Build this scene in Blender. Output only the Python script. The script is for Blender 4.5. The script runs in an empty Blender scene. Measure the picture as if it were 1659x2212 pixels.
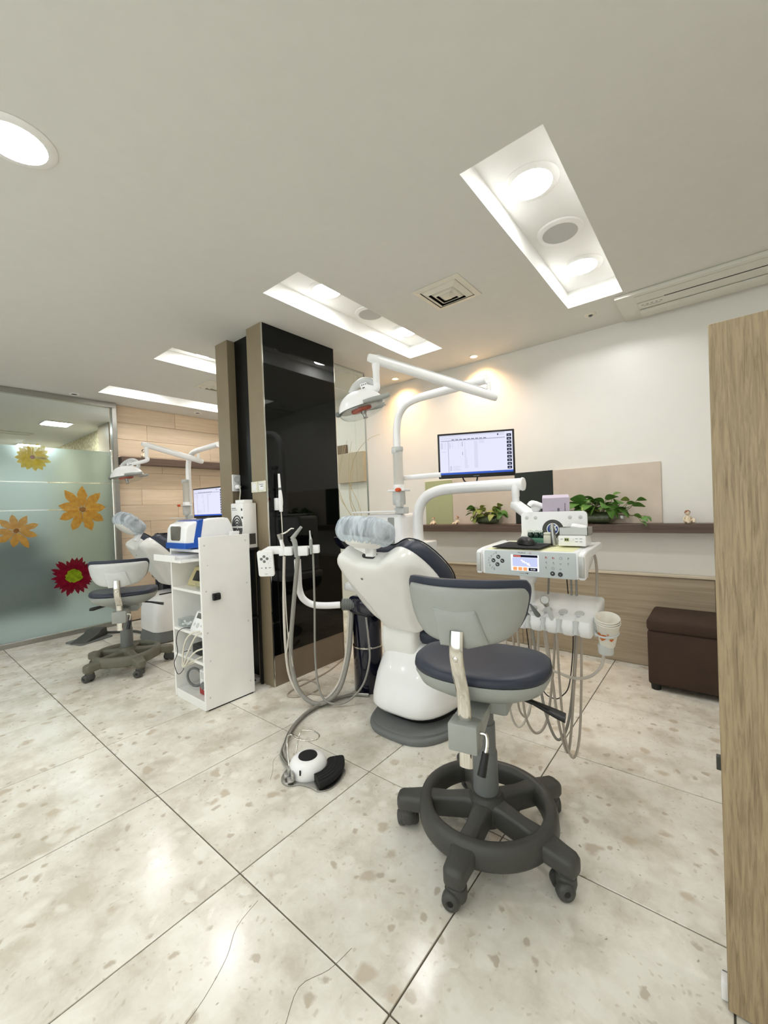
import bpy, bmesh, math, random
from mathutils import Vector, Matrix, Euler

# ------------------------------------------------------------------ camera, world, exposure
SC = bpy.context.scene
COL = SC.collection
cam_data = bpy.data.cameras.new('camera')
cam_data.sensor_fit = 'VERTICAL'
cam_data.sensor_height = 24.0
cam_data.lens = 24.0 * 894.6 / 2212.0
cam_data.clip_start = 0.05
cam = bpy.data.objects.new('camera', cam_data)
COL.objects.link(cam)
_yaw, _pitch, _roll = 0.6818, -0.0083, -0.0371
_f = Vector((-math.sin(_yaw) * math.cos(_pitch), math.cos(_yaw) * math.cos(_pitch), math.sin(_pitch)))
_r = Vector((math.cos(_yaw), math.sin(_yaw), 0))
_u = _r.cross(_f)
_R = _r * math.cos(_roll) + _u * math.sin(_roll)
_U = -_r * math.sin(_roll) + _u * math.cos(_roll)
cam.matrix_world = Matrix(((_R.x, _U.x, -_f.x, 1.2047), (_R.y, _U.y, -_f.y, -0.6935), (_R.z, _U.z, -_f.z, 1.1304), (0, 0, 0, 1)))
SC.camera = cam

world = bpy.data.worlds.new('world')
SC.world = world
world.use_nodes = True
world.node_tree.nodes['Background'].inputs[0].default_value = (0.97, 0.98, 1.0, 1)
world.node_tree.nodes['Background'].inputs[1].default_value = 1.0

SC.view_settings.view_transform = 'Standard'
SC.view_settings.look = 'None'
SC.view_settings.gamma = 1.0
SC.view_settings.use_curve_mapping = False
SC.view_settings.exposure = 0.84
LAMP = 48.0        # emission of the ceiling downlights
SC.cycles.max_bounces = 10
SC.cycles.diffuse_bounces = 5
SC.cycles.glossy_bounces = 5
SC.cycles.transmission_bounces = 8
SC.cycles.transparent_max_bounces = 16
SC.cycles.caustics_reflective = False
SC.cycles.caustics_refractive = False
SC.cycles.sample_clamp_indirect = 6.0
SC.cycles.use_denoising = True

rng = random.Random(7)
PI = math.pi

# ------------------------------------------------------------------ materials
def lin(c):
    out = []
    for v in c[:3]:
        v = v / 255.0
        out.append(v / 12.92 if v <= 0.04045 else ((v + 0.055) / 1.055) ** 2.4)
    return (out[0], out[1], out[2], 1.0)

def nodes_of(name):
    m = bpy.data.materials.new(name)
    m.use_nodes = True
    nt = m.node_tree
    return m, nt, nt.nodes['Principled BSDF']

def mat(name, rgb, rough=0.5, metal=0.0, var=0.04, scale=18.0, bump=0.0, bscale=120.0, coat=0.0, spec=0.5, stretch=None, trans=0.0, emit=0.0, alpha=1.0, ior=1.45, sss=0.0):
    m, nt, b = nodes_of(name)
    N, L = nt.nodes, nt.links
    base = lin(rgb)
    co = N.new('ShaderNodeTexCoord')
    mp = N.new('ShaderNodeMapping')
    if stretch: mp.inputs['Scale'].default_value = stretch
    L.new(co.outputs['Object'], mp.inputs['Vector'])
    if var > 0:
        nz = N.new('ShaderNodeTexNoise')
        nz.inputs['Scale'].default_value = scale
        nz.inputs['Detail'].default_value = 4
        L.new(mp.outputs[0], nz.inputs['Vector'])
        rp = N.new('ShaderNodeValToRGB')
        rp.color_ramp.elements[0].position = 0.3
        rp.color_ramp.elements[1].position = 0.7
        rp.color_ramp.elements[0].color = (base[0] * (1 - var), base[1] * (1 - var), base[2] * (1 - var), 1)
        rp.color_ramp.elements[1].color = (min(1, base[0] * (1 + var)), min(1, base[1] * (1 + var)), min(1, base[2] * (1 + var)), 1)
        L.new(nz.outputs['Fac'], rp.inputs[0])
        L.new(rp.outputs[0], b.inputs['Base Color'])
    else:
        b.inputs['Base Color'].default_value = base
    b.inputs['Roughness'].default_value = rough
    b.inputs['Metallic'].default_value = metal
    b.inputs['Coat Weight'].default_value = coat
    b.inputs['Coat Roughness'].default_value = 0.08
    b.inputs['Specular IOR Level'].default_value = spec
    b.inputs['IOR'].default_value = ior
    b.inputs['Transmission Weight'].default_value = trans
    b.inputs['Alpha'].default_value = alpha
    if emit > 0:
        b.inputs['Emission Color'].default_value = base
        b.inputs['Emission Strength'].default_value = emit
    if bump > 0:
        n2 = N.new('ShaderNodeTexNoise')
        n2.inputs['Scale'].default_value = bscale
        n2.inputs['Detail'].default_value = 3
        L.new(mp.outputs[0], n2.inputs['Vector'])
        bp = N.new('ShaderNodeBump')
        bp.inputs['Strength'].default_value = bump
        bp.inputs['Distance'].default_value = 0.002
        L.new(n2.outputs['Fac'], bp.inputs['Height'])
        L.new(bp.outputs[0], b.inputs['Normal'])
    return m

def wood(name, dark, light, axis='z', fine=60.0, rough=0.45, long=1.5, bump=0.15, lo=0.35, hi=0.65):
    """streaky grain running along one axis, in object space, varied per piece"""
    m, nt, b = nodes_of(name)
    N, L = nt.nodes, nt.links
    co = N.new('ShaderNodeTexCoord')
    oi = N.new('ShaderNodeObjectInfo')
    add = N.new('ShaderNodeVectorMath'); add.operation = 'ADD'
    sc = N.new('ShaderNodeVectorMath'); sc.operation = 'SCALE'
    sc.inputs['Scale'].default_value = 7.0
    cb = N.new('ShaderNodeCombineXYZ')
    for i in range(3): L.new(oi.outputs['Random'], cb.inputs[i])
    L.new(cb.outputs[0], sc.inputs[0])
    L.new(co.outputs['Object'], add.inputs[0]); L.new(sc.outputs[0], add.inputs[1])
    mp = N.new('ShaderNodeMapping')
    s = {'x': (long, fine, fine), 'y': (fine, long, fine), 'z': (fine, fine, long)}[axis]
    mp.inputs['Scale'].default_value = s
    L.new(add.outputs[0], mp.inputs['Vector'])
    nz = N.new('ShaderNodeTexNoise'); nz.inputs['Scale'].default_value = 1.0
    nz.inputs['Detail'].default_value = 6; nz.inputs['Roughness'].default_value = 0.65
    nz.inputs['Distortion'].default_value = 0.6
    L.new(mp.outputs[0], nz.inputs['Vector'])
    rp = N.new('ShaderNodeValToRGB')
    rp.color_ramp.elements[0].position = lo; rp.color_ramp.elements[1].position = hi
    rp.color_ramp.elements[0].color = lin(dark); rp.color_ramp.elements[1].color = lin(light)
    L.new(nz.outputs['Fac'], rp.inputs[0])
    hs = N.new('ShaderNodeHueSaturation')
    mr = N.new('ShaderNodeMapRange'); mr.inputs[3].default_value = 0.92; mr.inputs[4].default_value = 1.08
    L.new(oi.outputs['Random'], mr.inputs[0]); L.new(mr.outputs[0], hs.inputs['Value'])
    L.new(rp.outputs[0], hs.inputs['Color'])
    L.new(hs.outputs[0], b.inputs['Base Color'])
    b.inputs['Roughness'].default_value = rough
    bp = N.new('ShaderNodeBump'); bp.inputs['Strength'].default_value = bump; bp.inputs['Distance'].default_value = 0.002
    L.new(nz.outputs['Fac'], bp.inputs['Height']); L.new(bp.outputs[0], b.inputs['Normal'])
    return m

def floor_stone():
    """polished agglomerate marble: cream ground with beige and grey chips, in world space so that each tile differs"""
    m, nt, b = nodes_of('agglomerate_marble')
    N, L = nt.nodes, nt.links
    geo = N.new('ShaderNodeNewGeometry'); oi = N.new('ShaderNodeObjectInfo')
    off = N.new('ShaderNodeVectorMath'); off.operation = 'SCALE'; off.inputs['Scale'].default_value = 13.0
    cb = N.new('ShaderNodeCombineXYZ')
    L.new(oi.outputs['Random'], cb.inputs[0]); L.new(oi.outputs['Random'], cb.inputs[1])
    L.new(cb.outputs[0], off.inputs[0])
    pos = N.new('ShaderNodeVectorMath'); pos.operation = 'ADD'
    L.new(geo.outputs['Position'], pos.inputs[0]); L.new(off.outputs[0], pos.inputs[1])
    dn = N.new('ShaderNodeTexNoise'); dn.inputs['Scale'].default_value = 14.0; dn.inputs['Detail'].default_value = 4
    L.new(pos.outputs[0], dn.inputs['Vector'])
    wob = N.new('ShaderNodeVectorMath'); wob.operation = 'SCALE'; wob.inputs['Scale'].default_value = 0.07
    L.new(dn.outputs['Color'], wob.inputs[0])
    p2 = N.new('ShaderNodeVectorMath'); p2.operation = 'ADD'
    L.new(pos.outputs[0], p2.inputs[0]); L.new(wob.outputs[0], p2.inputs[1])
    col = None
    cloud = N.new('ShaderNodeTexNoise'); cloud.inputs['Scale'].default_value = 5.5; cloud.inputs['Detail'].default_value = 7
    cloud.inputs['Roughness'].default_value = 0.65
    L.new(p2.outputs[0], cloud.inputs['Vector'])
    rp = N.new('ShaderNodeValToRGB')
    rp.color_ramp.elements[0].position = 0.34; rp.color_ramp.elements[1].position = 0.62
    rp.color_ramp.elements[0].color = lin((207, 200, 184)); rp.color_ramp.elements[1].color = lin((239, 236, 226))
    e = rp.color_ramp.elements.new(0.5); e.color = lin((229, 224, 212))
    L.new(cloud.outputs['Fac'], rp.inputs[0]); col = rp.outputs[0]
    def chips(scale, lo, hi, rgb, keep, amount):
        nonlocal col
        v = N.new('ShaderNodeTexVoronoi'); v.inputs['Scale'].default_value = scale
        L.new(p2.outputs[0], v.inputs['Vector'])
        r1 = N.new('ShaderNodeValToRGB'); r1.color_ramp.elements[0].position = lo; r1.color_ramp.elements[1].position = hi
        r1.color_ramp.elements[0].color = (1, 1, 1, 1); r1.color_ramp.elements[1].color = (0, 0, 0, 1)
        L.new(v.outputs['Distance'], r1.inputs[0])
        sp = N.new('ShaderNodeSeparateColor'); L.new(v.outputs['Color'], sp.inputs[0])
        gt = N.new('ShaderNodeMath'); gt.operation = 'GREATER_THAN'; gt.inputs[1].default_value = keep
        L.new(sp.outputs[0], gt.inputs[0])
        mu = N.new('ShaderNodeMath'); mu.operation = 'MULTIPLY'; L.new(r1.outputs[0], mu.inputs[0]); L.new(gt.outputs[0], mu.inputs[1])
        m2 = N.new('ShaderNodeMath'); m2.operation = 'MULTIPLY'; m2.inputs[1].default_value = amount; L.new(mu.outputs[0], m2.inputs[0])
        mx = N.new('ShaderNodeMix'); mx.data_type = 'RGBA'
        L.new(m2.outputs[0], mx.inputs['Factor']); L.new(col, mx.inputs['A']); mx.inputs['B'].default_value = lin(rgb)
        col = mx.outputs['Result']
    chips(15, 0.22, 0.42, (243, 240, 231), 0.68, 0.6)
    chips(12, 0.20, 0.36, (196, 181, 158), 0.84, 0.75)
    chips(23, 0.20, 0.34, (182, 168, 146), 0.86, 0.7)
    chips(60, 0.16, 0.34, (192, 182, 162), 0.74, 0.5)
    chips(44, 0.12, 0.22, (138, 124, 104), 0.96, 0.7)
    dirt = N.new('ShaderNodeTexNoise'); dirt.inputs['Scale'].default_value = 2.2; dirt.inputs['Detail'].default_value = 5
    L.new(geo.outputs['Position'], dirt.inputs['Vector'])
    r3 = N.new('ShaderNodeMapRange'); r3.inputs[1].default_value = 0.3; r3.inputs[2].default_value = 0.7
    r3.inputs[3].default_value = 0.94; r3.inputs[4].default_value = 1.03
    L.new(dirt.outputs['Fac'], r3.inputs[0])
    hs = N.new('ShaderNodeHueSaturation'); L.new(col, hs.inputs['Color']); L.new(r3.outputs[0], hs.inputs['Value'])
    L.new(hs.outputs[0], b.inputs['Base Color'])
    r4 = N.new('ShaderNodeMapRange'); r4.inputs[3].default_value = 0.13; r4.inputs[4].default_value = 0.24
    L.new(dirt.outputs['Fac'], r4.inputs[0]); L.new(r4.outputs[0], b.inputs['Roughness'])
    b.inputs['Specular IOR Level'].default_value = 0.5
    bp = N.new('ShaderNodeBump'); bp.inputs['Strength'].default_value = 0.03; bp.inputs['Distance'].default_value = 0.004
    L.new(dn.outputs['Fac'], bp.inputs['Height']); L.new(bp.outputs[0], b.inputs['Normal'])
    return m

def emitter(name, rgb, strength):
    m = bpy.data.materials.new(name); m.use_nodes = True
    nt = m.node_tree; nt.nodes.clear()
    e = nt.nodes.new('ShaderNodeEmission'); o = nt.nodes.new('ShaderNodeOutputMaterial')
    e.inputs[0].default_value = lin(rgb); e.inputs[1].default_value = strength
    nt.links.new(e.outputs[0], o.inputs[0])
    return m

def clear(name, rgb=(255, 255, 255), mixr=0.12, rough=0.02):
    """thin clear sheet: mostly transparent with fresnel reflection"""
    m = bpy.data.materials.new(name); m.use_nodes = True
    nt = m.node_tree; nt.nodes.clear(); N, L = nt.nodes, nt.links
    t = N.new('ShaderNodeBsdfTransparent'); t.inputs[0].default_value = lin(rgb)
    g = N.new('ShaderNodeBsdfGlossy'); g.inputs['Roughness'].default_value = rough
    lw = N.new('ShaderNodeLayerWeight'); lw.inputs[0].default_value = mixr
    mx = N.new('ShaderNodeMixShader'); o = N.new('ShaderNodeOutputMaterial')
    ge = N.new('ShaderNodeNewGeometry'); sb = N.new('ShaderNodeMath'); sb.operation = 'SUBTRACT'; sb.inputs[0].default_value = 1.0
    mu = N.new('ShaderNodeMath'); mu.operation = 'MULTIPLY'
    L.new(ge.outputs['Backfacing'], sb.inputs[1]); L.new(sb.outputs[0], mu.inputs[0]); L.new(lw.outputs['Fresnel'], mu.inputs[1])
    L.new(mu.outputs[0], mx.inputs[0]); L.new(t.outputs[0], mx.inputs[1]); L.new(g.outputs[0], mx.inputs[2])
    L.new(mx.outputs[0], o.inputs[0])
    return m

def frosted(name):
    m = bpy.data.materials.new(name); m.use_nodes = True
    nt = m.node_tree; nt.nodes.clear(); N, L = nt.nodes, nt.links
    d = N.new('ShaderNodeBsdfDiffuse'); d.inputs[0].default_value = lin((172, 186, 184))
    r = N.new('ShaderNodeBsdfRefraction'); r.inputs['Color'].default_value = lin((206, 222, 222))
    r.inputs['Roughness'].default_value = 0.62; r.inputs['IOR'].default_value = 1.15
    g = N.new('ShaderNodeBsdfGlossy'); g.inputs['Roughness'].default_value = 0.07
    nz = N.new('ShaderNodeTexNoise'); nz.inputs['Scale'].default_value = 400
    bp = N.new('ShaderNodeBump'); bp.inputs['Strength'].default_value = 0.1; bp.inputs['Distance'].default_value = 0.0004
    L.new(nz.outputs['Fac'], bp.inputs['Height']); L.new(bp.outputs[0], d.inputs['Normal'])
    m1 = N.new('ShaderNodeMixShader'); m1.inputs[0].default_value = 0.74
    L.new(d.outputs[0], m1.inputs[1]); L.new(r.outputs[0], m1.inputs[2])
    lw = N.new('ShaderNodeFresnel'); lw.inputs[0].default_value = 1.45
    m2 = N.new('ShaderNodeMixShader')
    L.new(lw.outputs[0], m2.inputs[0]); L.new(m1.outputs[0], m2.inputs[1]); L.new(g.outputs[0], m2.inputs[2])
    o = N.new('ShaderNodeOutputMaterial'); L.new(m2.outputs[0], o.inputs[0])
    return m

def film(name, rgb, opacity=0.8, rgb2=None):
    """translucent printed film"""
    m = bpy.data.materials.new(name); m.use_nodes = True
    nt = m.node_tree; nt.nodes.clear(); N, L = nt.nodes, nt.links
    co = N.new('ShaderNodeTexCoord'); nz = N.new('ShaderNodeTexNoise'); nz.inputs['Scale'].default_value = 28; nz.inputs['Detail'].default_value = 5
    L.new(co.outputs['Object'], nz.inputs['Vector'])
    rp = N.new('ShaderNodeValToRGB'); rp.color_ramp.elements[0].position = 0.35; rp.color_ramp.elements[1].position = 0.65
    rp.color_ramp.elements[0].color = lin(rgb2 or rgb); rp.color_ramp.elements[1].color = lin(rgb)
    L.new(nz.outputs['Fac'], rp.inputs[0])
    d = N.new('ShaderNodeBsdfDiffuse'); t = N.new('ShaderNodeBsdfTranslucent')
    L.new(rp.outputs[0], d.inputs[0]); L.new(rp.outputs[0], t.inputs[0])
    a = N.new('ShaderNodeMixShader'); a.inputs[0].default_value = 0.3
    L.new(d.outputs[0], a.inputs[1]); L.new(t.outputs[0], a.inputs[2])
    tr = N.new('ShaderNodeBsdfTransparent'); mx = N.new('ShaderNodeMixShader'); mx.inputs[0].default_value = opacity
    L.new(tr.outputs[0], mx.inputs[1]); L.new(a.outputs[0], mx.inputs[2])
    o = N.new('ShaderNodeOutputMaterial'); L.new(mx.outputs[0], o.inputs[0])
    return m

def bonnet(name):
    """crinkled pale blue non-woven cover, half see-through between its folds"""
    m = bpy.data.materials.new(name); m.use_nodes = True
    nt = m.node_tree; nt.nodes.clear(); N, L = nt.nodes, nt.links
    co = N.new('ShaderNodeTexCoord'); mp = N.new('ShaderNodeMapping'); mp.inputs['Scale'].default_value = (34, 9, 6)
    L.new(co.outputs['Object'], mp.inputs['Vector'])
    nz = N.new('ShaderNodeTexNoise'); nz.inputs['Scale'].default_value = 1.0; nz.inputs['Detail'].default_value = 3; nz.inputs['Distortion'].default_value = 0.8
    L.new(mp.outputs[0], nz.inputs['Vector'])
    rp = N.new('ShaderNodeValToRGB'); rp.color_ramp.elements[0].position = 0.40; rp.color_ramp.elements[1].position = 0.60
    rp.color_ramp.elements[0].color = (0.46, 0.46, 0.46, 1); rp.color_ramp.elements[1].color = (0.97, 0.97, 0.97, 1)
    L.new(nz.outputs['Fac'], rp.inputs[0])
    d = N.new('ShaderNodeBsdfDiffuse'); d.inputs[0].default_value = lin((232, 241, 248))
    t = N.new('ShaderNodeBsdfTranslucent'); t.inputs[0].default_value = lin((222, 234, 243))
    a = N.new('ShaderNodeMixShader'); a.inputs[0].default_value = 0.3
    L.new(d.outputs[0], a.inputs[1]); L.new(t.outputs[0], a.inputs[2])
    bp = N.new('ShaderNodeBump'); bp.inputs['Strength'].default_value = 0.9; bp.inputs['Distance'].default_value = 0.01
    L.new(nz.outputs['Fac'], bp.inputs['Height']); L.new(bp.outputs[0], d.inputs['Normal'])
    tr = N.new('ShaderNodeBsdfTransparent'); tr.inputs[0].default_value = (0.9, 0.95, 1, 1)
    mx = N.new('ShaderNodeMixShader')
    L.new(rp.outputs[0], mx.inputs[0]); L.new(tr.outputs[0], mx.inputs[1]); L.new(a.outputs[0], mx.inputs[2])
    o = N.new('ShaderNodeOutputMaterial'); L.new(mx.outputs[0], o.inputs[0])
    return m

M = {}
M['stone'] = floor_stone()
M['grout'] = mat('grout', (104, 98, 86), 0.9, bump=0.2)
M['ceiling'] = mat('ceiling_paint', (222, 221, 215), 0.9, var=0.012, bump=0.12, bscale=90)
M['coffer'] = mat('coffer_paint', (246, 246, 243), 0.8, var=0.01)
M['wall'] = mat('wall_paint', (238, 236, 230), 0.33, var=0.012, scale=6, bump=0.06, bscale=60)
M['lobby'] = mat('lobby_paint', (214, 214, 210), 0.8, var=0.02)
M['lobby_floor'] = mat('lobby_floor', (206, 205, 198), 0.4)
M['oak'] = wood('oak_planks', (222, 197, 167), (236, 213, 185), 'y', fine=40, long=2.0, rough=0.42, bump=0.05)
M['wainscot'] = wood('wainscot_laminate', (160, 144, 120), (182, 167, 144), 'x', fine=55, long=1.6, rough=0.42, bump=0.05)
M['board'] = wood('partition_laminate', (118, 101, 76), (162, 143, 112), 'z', fine=150, long=9.0, rough=0.5, bump=0.2, lo=0.30, hi=0.58)
M['ledge'] = wood('ledge_laminate', (206, 192, 168), (224, 212, 190), 'x', fine=50, long=2.0, rough=0.35)
M['darkwood'] = wood('dark_shelf_wood', (66, 50, 42), (112, 92, 80), 'x', fine=70, long=2.0, rough=0.4, lo=0.3, hi=0.7)
M['darkwood_y'] = wood('dark_shelf_wood_left', (66, 50, 42), (112, 92, 80), 'y', fine=70, long=2.0, rough=0.4, lo=0.3, hi=0.7)
M['taupe'] = mat('taupe_pillar_panel', (142, 128, 104), 0.42, var=0.03, bump=0.05)
M['kick'] = mat('taupe_kick_panel', (122, 108, 92), 0.35, var=0.03)
M['black_glass'] = mat('black_back_painted_glass', (5, 7, 6), 0.035, var=0.0, spec=0.38)
M['recess_black'] = mat('black_recess_laminate', (8, 8, 8), 0.3, var=0, spec=0.25)
M['black'] = mat('black_plastic', (22, 22, 23), 0.42)
M['black_matt'] = mat('black_rubber', (20, 20, 21), 0.75, bump=0.2)
M['chrome'] = mat('chrome', (225, 222, 214), 0.12, 1.0, var=0.0)
M['steel'] = mat('brushed_steel', (176, 175, 170), 0.32, 1.0, var=0.05, scale=60)
M['alu'] = mat('aluminium', (190, 190, 186), 0.4, 0.7)
M['white'] = mat('white_plastic', (246, 246, 246), 0.28, var=0.012, coat=0.2)
M['white_shell'] = mat('chair_shell_plastic', (236, 235, 231), 0.3, var=0.02, scale=8, coat=0.15)
M['white_matt'] = mat('white_laminate', (244, 243, 240), 0.45, var=0.02, scale=9)
M['marble_paper'] = mat('marbled_liner', (226, 226, 222), 0.5, var=0.06, scale=22)
M['grey_white'] = mat('pale_grey_plastic', (206, 208, 206), 0.35)
M['panel_grey'] = mat('panel_blue_grey', (204, 212, 214), 0.3, var=0.01)
M['grey_plastic'] = mat('grey_plastic', (158, 161, 156), 0.42, var=0.03, bump=0.06, bscale=300)
M['mid_grey'] = mat('mid_grey_plastic', (112, 115, 114), 0.5, var=0.03, bump=0.06, bscale=300)
M['dark_grey'] = mat('dark_grey_plastic', (70, 70, 66), 0.46, var=0.05, bump=0.15, bscale=260)
M['olive_grey'] = mat('olive_grey_plastic', (106, 104, 90), 0.48, var=0.05, bump=0.12, bscale=260)
M['navy'] = mat('navy_vinyl', (47, 52, 66), 0.42, var=0.05, bump=0.12, bscale=420)
M['navy_dark'] = mat('dark_navy_vinyl', (34, 38, 50), 0.4, var=0.06, bump=0.1, bscale=420)
M['navy_gloss'] = mat('navy_gloss', (14, 16, 34), 0.1, var=0.0, coat=0.5)
M['hose_grey'] = mat('grey_hose', (146, 143, 136), 0.5)
M['hose_pale'] = mat('pale_hose', (206, 200, 190), 0.45)
M['hose_beige'] = mat('beige_hose', (178, 168, 156), 0.45)
M['cable_white'] = mat('white_cable', (226, 222, 208), 0.45)
M['orange'] = mat('orange_button', (220, 88, 42), 0.35)
M['amber'] = mat('orange_filter', (196, 74, 44), 0.2, trans=0.3)
M['brown_suede'] = mat('brown_suede', (64, 48, 38), 0.85, var=0.12, scale=7, bump=0.2, bscale=500)
M['screen'] = emitter('monitor_screen', (226, 226, 246), 0.60)
M['screen_dark'] = emitter('screen_dark', (20, 24, 44), 0.60)
M['screen_blue'] = emitter('screen_blue', (60, 96, 196), 0.60)
M['screen_line'] = emitter('screen_grey', (176, 178, 200), 0.60)
M['screen_soft'] = emitter('screen_soft', (205, 206, 226), 0.60)
M['screen_white'] = emitter('screen_white', (252, 252, 255), 0.60)
M['lamp'] = emitter('lamp_diffuser', (251, 251, 250), LAMP)
M['warm_lamp'] = emitter('warm_spot_lens', (255, 196, 120), 14)
M['lobby_lamp'] = emitter('lobby_lamp', (242, 249, 255), 48)
M['glass'] = clear('clear_glass', (250, 253, 251), 0.25)
M['glass_bottle'] = clear('bottle_plastic', (236, 240, 236), 0.35, 0.06)
M['acrylic'] = clear('clear_acrylic', (248, 250, 250), 0.4, 0.04)
M['tube'] = film('milky_clear_tube', (240, 240, 236), 0.45)
M['frost'] = frosted('frosted_film')
M['bonnet'] = bonnet('bonnet_cover')
M['fl_yellow'] = film('flower_yellow', (226, 206, 74), 0.85, (206, 184, 50))
M['fl_orange'] = film('flower_orange', (226, 170, 66), 0.88, (204, 142, 40))
M['fl_peach'] = film('flower_peach', (220, 168, 78), 0.85, (198, 146, 62))
M['fl_core'] = film('flower_core', (150, 98, 40), 0.9)
M['fl_red'] = film('flower_red', (142, 26, 48), 0.95, (112, 14, 36))
M['fl_green'] = film('flower_green', (158, 178, 42), 0.95, (126, 150, 30))
M['leaf'] = mat('pothos_leaf', (92, 134, 62), 0.35, var=0.25, scale=14)
M['leaf_pale'] = mat('pothos_leaf_variegated', (146, 156, 84), 0.38, var=0.3, scale=22)
M['stem'] = mat('plant_stem', (110, 112, 66), 0.5)
M['soil'] = mat('dark_water_roots', (104, 112, 84), 0.5, var=0.3, scale=40)
M['panel_pink'] = mat('pinkish_plaster_panel', (214, 200, 186), 0.8, var=0.04, scale=9, bump=0.1)
M['panel_green'] = mat('sage_panel', (176, 182, 140), 0.8, var=0.02)
M['panel_black'] = mat('dark_green_panel', (28, 34, 26), 0.35, var=0.05)
M['canvas'] = mat('taupe_canvas', (190, 178, 156), 0.85, var=0.04)
M['canvas_dark'] = mat('brown_canvas', (128, 112, 92), 0.85, var=0.05)
M['twig'] = mat('pale_twig', (196, 178, 142), 0.7)
M['clay'] = mat('cream_pottery', (224, 208, 184), 0.5)
M['clay_red'] = mat('brown_pottery', (150, 96, 70), 0.5)
M['yellow_mat'] = mat('pale_yellow_mat', (236, 234, 188), 0.5, var=0.02)
M['green_rack'] = mat('green_rack', (98, 150, 124), 0.4)
M['dark_green_glass'] = mat('dark_green_pot', (36, 60, 52), 0.12, coat=0.5)
M['lilac'] = mat('lilac_card', (206, 194, 212), 0.6, var=0.02)
M['tissue'] = mat('tissue_paper', (246, 246, 246), 0.9)
M['print_dark'] = mat('dark_print', (54, 56, 60), 0.5, var=0)
M['print_grey'] = mat('grey_print', (120, 124, 130), 0.5, var=0)
M['print_red'] = mat('red_print', (170, 60, 60), 0.5, var=0)
M['print_blue'] = mat('blue_print', (44, 66, 148), 0.4, var=0)
M['print_white'] = mat('white_print', (242, 244, 248), 0.4, var=0)
M['blue_plastic'] = mat('blue_plastic', (24, 82, 178), 0.25, coat=0.3)
M['beige_plastic'] = mat('beige_plastic', (208, 196, 150), 0.5)
M['smoke'] = mat('smoked_window', (104, 100, 92), 0.2, var=0.08)
M['red_label'] = mat('red_plastic', (160, 36, 34), 0.4)
M['cream'] = mat('cream_plastic', (234, 232, 214), 0.4)
M['cup_paper'] = mat('paper_cup', (238, 234, 224), 0.55)
M['cup_orange'] = mat('orange_print', (214, 116, 52), 0.55)
M['ac_plastic'] = mat('cassette_plastic', (218, 216, 206), 0.5, var=0.01)
M['vent_white'] = mat('diffuser_paint', (226, 220, 204), 0.5)
M['dark'] = mat('dark_void', (26, 24, 20), 0.8)
M['mesh_grey'] = mat('speaker_grille', (190, 190, 185), 0.7, var=0.05, scale=300, bump=0.4, bscale=700)
M['stonewall'] = mat('rough_stone_cladding', (196, 184, 150), 0.9, var=0.35, scale=24, bump=1.0, bscale=40)
M['sofa'] = mat('added_sofa', (72, 80, 78), 0.8)

# ------------------------------------------------------------------ mesh helpers
def bm_new(): return bmesh.new()

def merge(bm, tmp, mtx=None):
    if mtx is not None: bmesh.ops.transform(tmp, matrix=mtx, verts=tmp.verts)
    me = bpy.data.meshes.new('tmp'); tmp.to_mesh(me); tmp.free()
    bm.from_mesh(me); bpy.data.meshes.remove(me)
    return bm

def rot(rx=0, ry=0, rz=0): return Euler((rx, ry, rz)).to_matrix().to_4x4()

def box(bm, c, s, bev=0.0, seg=2, r=None, mi=0):
    t = bmesh.new()
    bmesh.ops.create_cube(t, size=1.0)
    bmesh.ops.scale(t, vec=s, verts=t.verts)
    if bev > 0:
        bmesh.ops.bevel(t, geom=list(t.edges), offset=min(bev, min(s) * 0.49), segments=seg, profile=0.5, affect='EDGES')
    for f in t.faces: f.material_index = mi
    mtx = Matrix.Translation(c)
    if r is not None: mtx = mtx @ (r if isinstance(r, Matrix) else rot(*r))
    return merge(bm, t, mtx)

def box2(bm, lo, hi, bev=0.0, seg=2, mi=0):
    c = [(a + b) / 2 for a, b in zip(lo, hi)]; s = [abs(b - a) for a, b in zip(lo, hi)]
    return box(bm, c, s, bev, seg, mi=mi)

def catmull(pts, n=6, closed=False):
    P = [Vector(p) for p in pts]
    if len(P) < 3: return P
    out = []
    m = len(P)
    rngi = range(m) if closed else range(m - 1)
    for i in rngi:
        if closed: p0, p1, p2, p3 = P[(i - 1) % m], P[i], P[(i + 1) % m], P[(i + 2) % m]
        else: p0, p1, p2, p3 = P[max(i - 1, 0)], P[i], P[i + 1], P[min(i + 2, m - 1)]
        for k in range(n):
            t = k / n
            out.append(0.5 * ((2 * p1) + (p2 - p0) * t + (2 * p0 - 5 * p1 + 4 * p2 - p3) * t * t + (3 * p1 - p0 - 3 * p2 + p3) * t ** 3))
    if not closed: out.append(P[-1])
    return out

def ring_faces(bm, a, b, mi=0):
    n = len(a)
    for i in range(n):
        j = (i + 1) % n
        if a[i] is a[j] and b[i] is b[j]: continue
        try: bm.faces.new((a[i], a[j], b[j], b[i])).material_index = mi
        except ValueError: pass

def cap(bm, ring, flip=False, mi=0):
    try: bm.faces.new(list(reversed(ring)) if flip else ring).material_index = mi
    except ValueError: pass

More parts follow.
